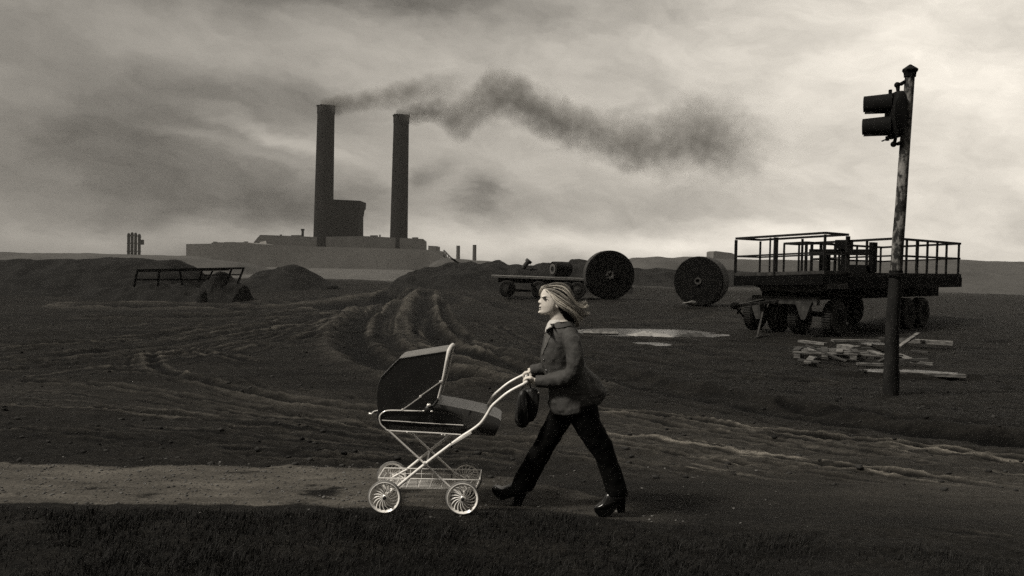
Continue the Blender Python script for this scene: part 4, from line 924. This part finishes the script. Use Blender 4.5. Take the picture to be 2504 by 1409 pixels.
for k in range(2600):
    side = -1 if random.random() < .72 else 1; lk = random.choice(LOCKS)
    g = min(max(lk[0] + random.gauss(0, .055), 0), len(TP) - 1.001); i0 = int(g); fr_ = g - i0; P = TP[i0] * (1 - fr_) + TP[i0 + 1] * fr_
    L0 = random.uniform(0, .25); L1 = min(1, lk[2] + random.uniform(-.1, .06))
    n = 11; tt = np.linspace(L0, L1, n); idx = tt * (len(P) - 1); xs = np.interp(idx, range(len(P)), P[:, 0]); ys = np.interp(idx, range(len(P)), P[:, 1])
    jx, jy = random.gauss(0, 1.3), random.gauss(0, 1.5); ph = random.uniform(0, 6.3); lift = random.random() ** 2 * .012
    pts = []
    for q in range(n):
        t = tt[q]; bul = .05 + (g / (len(TP) - 1)) ** .7 * .042                       # parting near the crown, fuller at the ear
        Y = Yb + side * ((bul + lift + lk[1]) * min(1, .55 + t * 1.1) * (1 - .45 * max(0, t - .45) / .55)) + .008 * math.sin(ph + 5 * t)
        fl = t ** 2
        pts.append(at(xs[q] + jx * (.4 + 1.0 * fl) + lk[3] * fl + 1.5 * fl * math.sin(ph + 7 * t), ys[q] + jy * (.4 + 1.0 * fl) + lk[4] * fl + 1.8 * fl * math.cos(ph + 6 * t), Y))
    r = random.uniform(.0007, .0016); TONE += [min(1, max(0, lk[5] + random.gauss(0, .16)))] * (n * 4); st.tube(pts, [r * (.6 + .8 * math.sin(math.pi * min(1, .25 + .75 * (1 - q / (n - 1))))) if q < n - 1 else r * .15 for q in range(n)], 4)
for k in range(70):                                                                  # lock at the far temple
    jx, jy, jz = random.gauss(0, 1.2), random.gauss(0, 1), random.uniform(.03, .078)
    TONE += [random.uniform(.2, .7)] * 16
    st.tube([at(1334 + jx, 699 + jy, Yb + .03), at(1326 + jx, 703 + jy, Yb + jz), at(1321.5 + jx, 712 + jy, Yb + jz), at(1319.5 + jx, 722 + jy, Yb + jz + .004)], [.0022, .0026, .0024, .0006], 4)
so_ = st.build('strands', M_hair, hair, smooth=180)
ta = so_.data.attributes.new('tone', 'FLOAT', 'POINT'); ta.data.foreach_set('value', np.array(TONE, np.float32)[:len(so_.data.vertices)])
_n = M_hair.node_tree; _at = node(_n, 'ShaderNodeAttribute', attribute_name='tone'); _r = node(_n, 'ShaderNodeValToRGB'); _r.color_ramp.elements[0].color = (.06, .055, .048, 1); _r.color_ramp.elements[1].color = (.62, .58, .51, 1)
_n.links.new(_at.outputs['Fac'], _r.inputs[0]); _n.links.new(_r.outputs[0], _n.nodes['Principled BSDF'].inputs['Base Color'])
for s_ in (-1, 1):
  mb = MB()
  for k in range(80):
    jx, jy = random.gauss(0, 2.5), random.gauss(0, 2.5)
    mb.tube([at(1372 + jx, 750 + jy, Yb + s_ * .062), at(1380 + jx, 764 + jy, Yb + s_ * .058), at(1389 + jx * 1.4, 776 + jy, Yb + s_ * .05), at(1398 + jx * 2, 789 + jy * 1.5, Yb + s_ * .04)], [.004, .004, .0035, .001], 4)
  mb.build('nape_hair', M_hairdark, hair, smooth=180)  # shade under the hair painted in as near-black strands
# jacket
cm = MB()
tor = [((1350,789),(1396,782),.070),((1341,799),(1406,793),.115),((1333,812),(1412,806),.168),((1328,830),(1417,826),.188),((1324,852),(1422,848),.188),((1321.5,874),(1426,868),.182),((1323,894),(1431,886),.178),((1331,914),(1441,902),.180),((1337,936),(1459,920),.196),((1340,958),(1473,937),.205),((1340,980),(1485,955),.212),((1345,999),(1478,972),.213),((1351,1008),(1468,985),.210),((1354,1010.5),(1455,993),.204)]
cm.loft([ering(f, b, w, n=40, sq=.95, wb=max(.45, 1 - .09 * max(0, i - 6))) for i, (f, b, w) in enumerate(tor)])
def sleeve(pts, rs):
    P = smooth_poly(np.array([at(*p)[:] for p in pts]), 8); t = np.linspace(0, len(pts) - 1, len(P)); r = np.interp(t, range(len(pts)), rs)
    P2 = [Vector(p) for p in P]; r = [float(a) for a in r]
    cm.tube(P2, r, 20)
sleeve([(1388,814,6.085),(1399,836,6.02),(1407,872,5.978),(1405,904,5.965),(1392,922,5.978),(1362,930,6.04),(1335,933.5,6.085),(1310,933,6.112)], [.050, .066, .063, .063, .060, .056, .050, .043])
sleeve([(1368,814,6.315),(1376,836,6.365),(1380,872,6.40),(1374,900,6.41),(1350,907,6.425),(1325,906,6.43),(1297,908,6.427)], [.05, .068, .066, .066, .06, .052, .041])
coat = cm.build('jacket', M_coat, per); fuse(coat, .0048, 3, .5)
tex = bpy.data.textures.new('folds', 'CLOUDS'); tex.noise_scale = .11; tex.noise_depth = 1
def displace(o, strength, mid=.5):
    d = o.modifiers.new('d', 'DISPLACE'); d.texture = tex; d.strength = strength; d.mid_level = mid; d.texture_coords = 'LOCAL'
    dg = bpy.context.evaluated_depsgraph_get(); me = bpy.data.meshes.new_from_object(o.evaluated_get(dg)); mats = list(o.data.materials); o.modifiers.clear(); o.data = me
    if not me.materials: me.materials.append(mats[0])
    me.shade_smooth()
displace(coat, .022)
tex.noise_scale = .05; displace(coat, .009); tex.noise_scale = .11
from mathutils.bvhtree import BVHTree
def bvh(o):
    org = ORG[o.name]; return BVHTree.FromPolygons([v.co + org for v in o.data.vertices], [p.vertices[:] for p in o.data.polygons])
def drape(tree, rows, off, thick):
    """strip of cloth laid on a surface: rows of (left px, right px); real thickness, follows the body"""
    nx = 5; out = []; inn = []; last = None
    for (a, b) in rows:
        for k in range(nx):
            f = k / (nx - 1); px, py = a[0] + (b[0] - a[0]) * f, a[1] + (b[1] - a[1]) * f
            d = ray(px, py).normalized(); h = tree.ray_cast(CAM, d)
            p, nrm = (h[0], h[1]) if h[0] is not None and h[0].y < 6.6 else (last if last else (at(px, py, Yb - .2), Vector((0, -1, 0))))
            last = (p, nrm); e = off * (1 if 0 < k < nx - 1 else .6)
            out.append(p - d * (e + thick)); inn.append(p - d * (e - .004))
    n = len(out); m_ = len(rows); vs = out + inn; fs = []
    for i in range(m_ - 1):
        for k in range(nx - 1):
            a = i * nx + k; f = (a, a + 1, a + nx + 1, a + nx); fs += [f, tuple(q + n for q in f[::-1])]
    ed = list(range(nx)) + [i * nx + nx - 1 for i in range(1, m_)] + [(m_ - 1) * nx + k for k in range(nx - 2, -1, -1)] + [i * nx for i in range(m_ - 2, 0, -1)]
    for a, b in zip(ed, ed[1:] + ed[:1]): fs.append((a, b, b + n, a + n))
    return MB().add(vs, fs)
bt = bvh(coat)
drape(bt, [((1335,806),(1352,800)),((1332,816),(1350,810)),((1329,828),(1346,822)),((1326,842),(1339,838)),((1324,856),(1332,854)),((1323,868),(1327,867))], .004, .006).build('lapel', M_collar, coat, smooth=60)
drape(bt, [((1344,792),(1352,800)),((1352,787),(1364,803)),((1364,783),(1380,800)),((1380,781),(1396,796)),((1394,781),(1406,793))], .006, .010).build('collar', M_coat, coat, smooth=60)
drape(bt, [((1364,951),(1364,958)),((1380,953),(1380,961)),((1400,956),(1400,964)),((1420,958),(1420,965))], .003, .006).build('pocket_flap', M_coat, coat, smooth=60)
drape(bt, [((1304,921),(1309,919)),((1303,930),(1308,930)),((1303,940),(1308,942))], .002, .004).build('cuff', M_collar, coat, smooth=60)
mb = MB()
for x, y in ((1326, 880), (1332, 906)):
    h = bt.ray_cast(CAM, ray(x + 4, y).normalized()); mb.ell(h[0] if h[0] else at(x, y, Yb - .1), .007, .007, .007)
mb.build('buttons', M_leather, coat)
# eyes and brows follow the skin; the far side mirrors the near one
bs = bvh(body); M_eye = mat('eye white', .30, .3, .5); M_brow = mat('brow hair', .30, .8, .2)
def both(mb, name, M, par):
    objs = []
    for far in (0, 1):
        q = MB(); q.v = [Vector((v.x, 2 * Yb - v.y if far else v.y, v.z)) for v in mb.v]; q.f = list(mb.f); objs.append(q.build(name, M, par[far] if isinstance(par, list) else par, smooth=60))
    return objs
def skin_hit(px, py): return bs.ray_cast(CAM, ray(px, py).normalized())[0]
c = skin_hit(1336.5, 733.4); eyes = both(MB().ell(c + Vector((0, .0045, 0)), .0105, .006, .0046), 'eye', M_eye, per)
c = skin_hit(1333.6, 733.3); both(MB().ell(c + Vector((0, .002, 0)), .0042, .0042, .0042), 'iris', M_black, eyes)
both(drape(bs, [((1331.3,732.6),(1331.6,733.4)),((1334,730.9),(1334.2,732.2)),((1338,731.6),(1338,733)),((1341.8,734.2),(1341.5,735))], .001, .0012), 'eyelid', M_hairdark, eyes)
both(drape(bs, [((1327.2,725.9),(1327.6,726.8)),((1331,723.8),(1331.2,725.2)),((1335.5,724.2),(1335.5,725.4)),((1339.5,726.2),(1339.3,726.8))], .001, .0012), 'eyebrow', M_brow, per)
# blouse at the throat
MB().loft([ering((1343,783),(1380,779),.055),ering((1338,793),(1388,789),.075),ering((1333,806),(1385,803),.09),ering((1333,822),(1380,820),.09)]).build('blouse', mat('cream blouse', .42, .8, .2, g2=.5, vscale=20), per, smooth=60)
# trousers
tm = MB()
tm.loft([ering((1352,970),(1448,966),.165,n=32),ering((1350,995),(1458,990),.175,n=32),ering((1358,1015),(1452,1008),.165,n=32),ering((1378,1028),(1430,1026),.12,n=32)])
def leg(rows, Y): tm.loft([ering(f, b, w, Y, n=26, sq=.92) for f, b, w in rows])
leg([((1376,990),(1460,988),.10),((1386,1012),(1462,1004),.098),((1396,1034),(1470,1028),.095),((1412,1060),(1482,1052),.090),((1434,1092),(1497,1080),.080),((1452,1120),(1506,1112),.072),((1466,1150),(1517,1142),.072),((1476,1180),(1527,1172),.078),((1480,1202),(1534,1200),.083),((1480,1209),(1536,1212),.083)], 6.095)
leg([((1350,985),(1432,985),.10),((1345,1004),(1420,1008),.10),((1334,1026),(1400,1030),.097),((1318,1058),(1381,1060),.090),((1303,1088),(1360,1092),.082),((1287,1115),(1344,1122),.075),((1270,1143),(1328,1149),.074),((1256,1168),(1314,1177),.080),((1250,1184),(1305,1195),.084),((1251,1192),(1297,1201),.084)], 6.30)
tr_ = tm.build('trousers', M_trouser, per); fuse(tr_, .007, 3, .5); tex.noise_scale = .09; displace(tr_, .016)
# platform shoes
def shoe(up, sole, heel, Y, w):
    o = MB().pillow([at(*p, Y) for p in up], (0, w, 0), ((-1,.55),(-.85,.8),(-.5,.96),(0,1),(.5,.96),(.85,.8),(1,.55))).build('shoe', M_leather, per, smooth=50)
    MB().pillow([at(*p, Y) for p in sole], (0, w * 1.06, 0), ((-1,.92),(-.9,1),(.9,1),(1,.92))).build('sole', M_sole, o, smooth=30)
    MB().pillow([at(*p, Y) for p in heel], (0, w * .8, 0), ((-1,.9),(-.85,1),(.85,1),(1,.9))).build('heel', M_sole, o, smooth=30)
shoe([(1203,1193),(1205,1189),(1210,1187.5),(1217,1189.5),(1226,1192),(1236,1189),(1246,1184.5),(1256,1178),(1290,1190),(1290,1208),(1262,1213),(1240,1214),(1226,1213),(1210,1203)], [(1203,1194),(1205,1201),(1214,1212),(1225,1219.5),(1233,1219),(1241,1215.5),(1256,1211.5),(1268,1213),(1266,1209),(1242,1211),(1226,1211.5),(1212,1203)], [(1261,1211),(1287,1206),(1284,1214),(1270,1241.5),(1251,1238.8),(1254,1230)], 6.31, .043)
shoe([(1453,1241),(1456,1237.5),(1465,1232.5),(1471,1226),(1477,1216),(1483,1203),(1515,1203),(1529,1210),(1527,1220),(1508,1228),(1500,1238),(1488,1244),(1470,1247),(1456,1246)], [(1453,1242),(1454,1250),(1461,1256),(1472,1259.5),(1488,1257),(1498,1250),(1508,1236),(1526,1222),(1524,1217),(1503,1231),(1494,1239),(1480,1244),(1460,1245)], [(1503,1226),(1528,1213),(1528.5,1225),(1527,1251),(1510,1252.5),(1508.5,1238)], 6.08, .043)

# handbag hanging from the handle
hg = thing('handbag', at(1288, 1045, 6.30), 'soft black handbag hanging from the pram handle in front of the woman', 'bag')
MB().pillow([at(x, y, 6.30) for x, y in [(1284,950),(1297,947),(1312,950),(1320,958),(1319,975),(1316,1000),(1311,1018),(1304,1028),(1292,1032),(1280,1030),(1276,1000),(1278,970)]], (0, .055, 0)).build('bag_back', M_bag, hg, smooth=50)
MB().pillow([at(x, y, 6.24) for x, y in [(1270,958),(1281,950),(1289,960),(1291,985),(1294,1012),(1293,1034),(1287,1043),(1276,1046),(1266,1042),(1258.5,1030),(1259,1010),(1263,985)]], (0, .05, 0)).build('bag_front', M_bag, hg, smooth=50)
MB().pillow([at(x, y, 6.178) for x, y in [(1262,1000),(1267,990),(1266,1022),(1268,1034),(1263,1028),(1260,1016)]], (0, .006, 0)).build('fold', M_wooddark, hg, smooth=50)
MB().tube([at(1272, 958, 6.26), at(1279, 944, 6.26), Vector((hx - .012, 6.26, hz + .004)), Vector((hx, 6.265, hz + .016)), Vector((hx + .014, 6.27, hz + .002)), at(1298, 950, 6.28)], .006, 8).build('strap', M_bag, hg, smooth=60)
MB().ell(at(1317, 961, 6.235), .007, .007, .007).build('stud', M_chrome, hg, smooth=60)

# ------------------------------------------------------------------ smoke from the chimneys
def smoke(name, cl, Y, dens, label, seed):
    """cl: (px, py, radius px, density). Tube-shaped hull round the plume, density from the centre line and noise"""
    C = np.array([at(a, b, Y)[:] for a, b, _, _ in cl]); Rm = np.array([r * Y / FPX for *_, r, _ in cl]); D = np.array([d for *_, d in cl])
    x0, x1 = C[0, 0], C[-1, 0]; z0, z1 = C[:, 2].min(), C[:, 2].max()
    P = [Vector((p[0], Y, p[2])) for p in C]
    hull = [P[0] - (P[1] - P[0]).normalized() * Rm[0] * .3] + P + [P[-1] + Vector((Rm[-1] * .5, 0, 0))]
    Rh = [Rm[0] * 1.0] + list(Rm * 1.35) + [Rm[-1] * .5]
    mb = MB(); rings = []
    for p, r in zip(hull, Rh): rings.append([p + Vector((0, math.cos(2 * math.pi * k / 16) * r, math.sin(2 * math.pi * k / 16) * r)) for k in range(16)])
    M = bpy.data.materials.new(name); M.use_nodes = True; nt = M.node_tree; nt.nodes.clear(); L = nt.links.new
    out = node(nt, 'ShaderNodeOutputMaterial'); pv = node(nt, 'ShaderNodeVolumePrincipled'); L(pv.outputs[0], out.inputs['Volume'])
    pv.inputs['Color'].default_value = (.30 * TINT[0], .30 * TINT[1], .30 * TINT[2], 1); pv.inputs['Anisotropy'].default_value = .2
    tc = node(nt, 'ShaderNodeTexCoord')
    n1 = node(nt, 'ShaderNodeTexNoise'); n1.inputs['Scale'].default_value = .11; n1.inputs['Detail'].default_value = 5; n1.inputs['Roughness'].default_value = .6
    off = node(nt, 'ShaderNodeVectorMath', operation='ADD'); off.inputs[1].default_value = (seed * 13.1, 7, 3); L(tc.outputs['Object'], off.inputs[0]); L(off.outputs[0], n1.inputs['Vector'])
    sub = node(nt, 'ShaderNodeVectorMath', operation='SUBTRACT'); L(n1.outputs['Color'], sub.inputs[0]); sub.inputs[1].default_value = (.5, .5, .5)
    sc = node(nt, 'ShaderNodeVectorMath', operation='SCALE'); L(sub.outputs[0], sc.inputs[0]); 
    sp0 = node(nt, 'ShaderNodeSeparateXYZ'); L(tc.outputs['Object'], sp0.inputs[0])
    org = Vector((x0, Y, z0))
    def m_(op, a, b):
        n = node(nt, 'ShaderNodeMath', operation=op)
        for k, q in enumerate((a, b)):
            if isinstance(q, (int, float)): n.inputs[k].default_value = q
            elif q is not None: L(q, n.inputs[k])
        return n.outputs[0]
    tx = m_('DIVIDE', sp0.outputs[0], x1 - x0)
    def curve(vals, lo, hi):
        c = node(nt, 'ShaderNodeFloatCurve'); cu = c.mapping.curves[0]; xs = (C[:, 0] - x0) / (x1 - x0); ys = (vals - lo) / (hi - lo + 1e-6)
        while len(cu.points) < len(xs): cu.points.new(.5, .5)
        for p, a, b in zip(cu.points, xs, ys): p.location = (float(a), float(b)); p.handle_type = 'AUTO'
        c.mapping.update(); L(tx, c.inputs['Value']); return m_('ADD', m_('MULTIPLY', c.outputs[0], hi - lo), lo)
    zc = curve(C[:, 2] - z0, 0, z1 - z0); rc = curve(Rm, 0, Rm.max()); dc = curve(D, 0, 1)
    L(m_('MULTIPLY', rc, 1.35), sc.inputs['Scale'])
    ad = node(nt, 'ShaderNodeVectorMath', operation='ADD'); L(tc.outputs['Object'], ad.inputs[0]); L(sc.outputs[0], ad.inputs[1])
    sp = node(nt, 'ShaderNodeSeparateXYZ'); L(ad.outputs[0], sp.inputs[0])
    dz_ = m_('SUBTRACT', sp.outputs[2], zc); dist = m_('SQRT', m_('ADD', m_('MULTIPLY', dz_, dz_), m_('MULTIPLY', sp.outputs[1], sp.outputs[1])), None)
    # the noise pushes less where the plume is thin
    f = m_('SUBTRACT', 1.0, m_('DIVIDE', dist, rc)); f = m_('MAXIMUM', f, 0.0); f = m_('POWER', f, .9)
    n2 = node(nt, 'ShaderNodeTexNoise'); n2.inputs['Scale'].default_value = .22; n2.inputs['Detail'].default_value = 6; n2.inputs['Roughness'].default_value = .62; L(off.outputs[0], n2.inputs['Vector'])
    mr = node(nt, 'ShaderNodeMapRange'); L(n2.outputs['Fac'], mr.inputs[0]); mr.inputs[1].default_value = .36; mr.inputs[2].default_value = .66; mr.inputs[3].default_value = .38; mr.inputs[4].default_value = 1.5
    d = m_('MULTIPLY', m_('MULTIPLY', f, mr.outputs[0]), m_('MULTIPLY', dc, dens))
    L(d, pv.inputs['Density'])
    o = mb.loft(rings).build(name, M, org=org); return setp(o, label, 'smoke', kind='stuff')
smoke('smoke', [(793,264,25,1.0),(812,258,26,1.0),(840,254,28,.7),(880,248,30,.42),(930,240,34,.34),(985,230,38,.32),(1035,225,42,.2),(1095,216,48,.1),(1150,206,48,.0)], 350, .6, 'thin smoke drifting right from the taller chimney', 1)
smoke('smoke', [(976,287,26,1.0),(1000,281,27,1.0),(1030,277,31,.9),(1065,274,34,.62),(1100,288,50,.38),(1135,280,66,.32),(1170,255,70,.36),(1215,234,72,.38),(1265,242,70,.38),(1310,272,70,.38),(1370,298,70,.36),(1430,315,68,.32),(1490,336,70,.30),(1545,352,80,.30),(1600,356,90,.2),(1660,342,100,.2),(1715,336,106,.24),(1775,345,104,.15),(1850,350,94,.06),(1930,350,80,.0)], 350, .44, 'long dark plume blown right from the shorter chimney, breaking into clouds', 2)

# ------------------------------------------------------------------ haze
HAZE = .00032
Mh = bpy.data.materials.new('haze'); Mh.use_nodes = True; nt = Mh.node_tree; nt.nodes.clear()
out = node(nt, 'ShaderNodeOutputMaterial'); pv = node(nt, 'ShaderNodeVolumePrincipled'); nt.links.new(pv.outputs[0], out.inputs['Volume'])
pv.inputs['Color'].default_value = (.42 * TINT[0], .42 * TINT[1], .42 * TINT[2], 1); pv.inputs['Density'].default_value = HAZE
hzb = MB().box((0, 0, 48), (720, 0, 0), (0, 720, 0), (0, 0, 54)).build('haze', Mh, org=(0, 0, 0)); setp(hzb, 'grey industrial haze lying over the whole site', kind='stuff')

# ------------------------------------------------------------------ sky and sun
SUN_EL, SUN_AZ = rad(50), rad(-108)          # azimuth from straight ahead, to the left; soft light through cloud
w = bpy.data.worlds.new('World'); scn.world = w; w.use_nodes = True; nt = w.node_tree; nt.nodes.clear(); L = nt.links.new
out = node(nt, 'ShaderNodeOutputWorld'); bg = node(nt, 'ShaderNodeBackground'); L(bg.outputs[0], out.inputs[0])
sky = node(nt, 'ShaderNodeTexSky', sky_type='NISHITA'); sky.sun_disc = False; sky.sun_elevation = SUN_EL; sky.sun_rotation = SUN_AZ; sky.air_density = 1.5; sky.dust_density = 4
bw = node(nt, 'ShaderNodeRGBToBW'); L(sky.outputs[0], bw.inputs[0])
tc = node(nt, 'ShaderNodeTexCoord'); sp = node(nt, 'ShaderNodeSeparateXYZ'); L(tc.outputs['Generated'], sp.inputs[0])
def mm(op, a, b=None, c=None):
    n = node(nt, 'ShaderNodeMath', operation=op)
    for k, q in enumerate((a, b, c)):
        if isinstance(q, (int, float)): n.inputs[k].default_value = q
        elif q is not None: L(q, n.inputs[k])
    return n.outputs[0]
az = mm('ARCTAN2', sp.outputs[0], sp.outputs[1]); el = mm('ARCSINE', mm('MAXIMUM', mm('MINIMUM', sp.outputs[2], 1.0), -1.0))
cv = node(nt, 'ShaderNodeCombineXYZ'); L(az, cv.inputs[0]); L(el, cv.inputs[1])
def tnoise(scale, stretch, det, ro, vec=None, off=(0, 0, 0)):
    mp = node(nt, 'ShaderNodeMapping'); mp.inputs['Scale'].default_value = stretch; mp.inputs['Location'].default_value = off
    n = node(nt, 'ShaderNodeTexNoise'); n.inputs['Scale'].default_value = scale; n.inputs['Detail'].default_value = det; n.inputs['Roughness'].default_value = ro
    L(vec or cv.outputs[0], mp.inputs[0]); L(mp.outputs[0], n.inputs['Vector']); return n
wn = tnoise(6, (1, 2.2, 1), 6, .6)
sb = node(nt, 'ShaderNodeVectorMath', operation='SUBTRACT'); L(wn.outputs['Color'], sb.inputs[0]); sb.inputs[1].default_value = (.5, .5, .5)
sl = node(nt, 'ShaderNodeVectorMath', operation='MULTIPLY'); L(sb.outputs[0], sl.inputs[0]); sl.inputs[1].default_value = (.16, .07, 0)
wv = node(nt, 'ShaderNodeVectorMath', operation='ADD'); L(cv.outputs[0], wv.inputs[0]); L(sl.outputs[0], wv.inputs[1])
cr = node(nt, 'ShaderNodeValToRGB'); e = cr.color_ramp.elements
def azf(a): return (a + math.pi) / (2 * math.pi)
stops = [(-3.1, .16), (-1.6, .30), (-.62, .36), (-.30, .43), (0, .64), (.25, .92), (.45, 1.12), (.7, 1.12), (1.4, .45), (2.4, .16)]  # unseen sky behind the camera dimmed to darken near-facing sides
e[0].position = azf(stops[0][0]); e[0].color = (stops[0][1],) * 3 + (1,); e[1].position = azf(stops[-1][0]); e[1].color = (stops[-1][1],) * 3 + (1,)
for a, v in stops[1:-1]:
    q = e.new(azf(a)); q.color = (v, v, v, 1)
L(mm('MULTIPLY_ADD', az, 1 / (2 * math.pi), .5), cr.inputs[0])
def dirae(px, py):
    d = ray(px, py).normalized(); return math.atan2(d.x, d.y), math.asin(d.z)
BL = [(430,440,480,150,11,-.68),(620,245,360,80,6,-.52),(280,240,220,110,0,-.25),(860,500,330,70,8,-.28),(1045,440,80,42,-28,-.42),(1162,470,70,50,-25,-.46),(900,-20,1100,90,0,-.48),
      (1430,490,560,90,3,-.14),(1250,520,330,55,0,-.16),(1760,450,190,150,60,-.16),(1960,120,280,50,-32,-.12),(1180,90,220,60,20,-.14),(520,560,300,30,0,.05),
      (420,90,360,110,6,.16),(660,335,230,26,22,.42),(640,385,180,18,20,.22),(880,350,260,100,0,.18),(480,585,620,50,0,.46),(1100,575,420,48,0,.46),(1650,595,600,50,-2,.46),(1680,600,80,26,0,.2),(1250,170,300,80,15,.10),(2100,300,260,260,0,.10)]
tot = None
for (px, py, rx, ry, ro, am) in BL:
    a0, e0 = dirae(px, py)
    mp = node(nt, 'ShaderNodeMapping', vector_type='TEXTURE'); mp.inputs['Location'].default_value = (a0, e0, 0); mp.inputs['Rotation'].default_value = (0, 0, -rad(ro)); mp.inputs['Scale'].default_value = (rx / FPX * 1.35, ry / FPX * 1.35, 1)
    L(wv.outputs[0], mp.inputs[0]); g = node(nt, 'ShaderNodeTexGradient', gradient_type='SPHERICAL'); L(mp.outputs[0], g.inputs[0])
    s = node(nt, 'ShaderNodeMapRange', interpolation_type='SMOOTHSTEP'); L(g.outputs['Fac'], s.inputs[0]); s.inputs[4].default_value = am
    tot = s.outputs[0] if tot is None else mm('ADD', tot, s.outputs[0])
# streaky texture of the overcast, wind-drawn
rotm = node(nt, 'ShaderNodeMapping'); rotm.inputs['Rotation'].default_value = (0, 0, rad(12)); L(wv.outputs[0], rotm.inputs[0])
f1 = tnoise(7, (1, 2.3, 1), 9, .60, rotm.outputs[0]).outputs['Fac']; f2 = tnoise(2.2, (1, 2.5, 1), 4, .5, rotm.outputs[0], (3, 1, 0)).outputs['Fac']
tx_ = mm('ADD', mm('MULTIPLY', mm('SUBTRACT', f1, .5), 1.15), mm('MULTIPLY', mm('SUBTRACT', f2, .5), .55))
lum = mm('MULTIPLY', cr.outputs[0], mm('MAXIMUM', mm('ADD', mm('ADD', tot, 1.0), tx_), .12))
SKY = .11
lum = mm('MULTIPLY', lum, mm('ADD', mm('MULTIPLY', bw.outputs[0], .05), .9))
cc = node(nt, 'ShaderNodeCombineXYZ')
for k, t in enumerate((1.0, .93, .82)): L(mm('MULTIPLY', lum, t), cc.inputs[k])
L(cc.outputs[0], bg.inputs[0]); bg.inputs[1].default_value = .78
sd = bpy.data.lights.new('sun', 'SUN'); sd.energy = 4.2; sd.angle = rad(9); sd.color = (1, .94, .84)
so = bpy.data.objects.new('sun', sd); COL.objects.link(so)
sdir = Vector((math.sin(SUN_AZ) * math.cos(SUN_EL), math.cos(SUN_AZ) * math.cos(SUN_EL), math.sin(SUN_EL)))
so.rotation_euler = sdir.to_track_quat('Z', 'Y').to_euler(); so.location = (0, 0, 60)

vs = scn.view_settings; vs.view_transform = 'Standard'; vs.look = 'None'; vs.exposure = 0; vs.gamma = 1; vs.use_curve_mapping = False
scn.render.engine = 'CYCLES'; cy = scn.cycles
cy.max_bounces = 6; cy.diffuse_bounces = 3; cy.glossy_bounces = 3; cy.transmission_bounces = 2; cy.volume_bounces = 1; cy.use_denoising = False; cy.use_adaptive_sampling = True; cy.adaptive_threshold = .025; cy.adaptive_min_samples = 24
cy.sample_clamp_indirect = 4
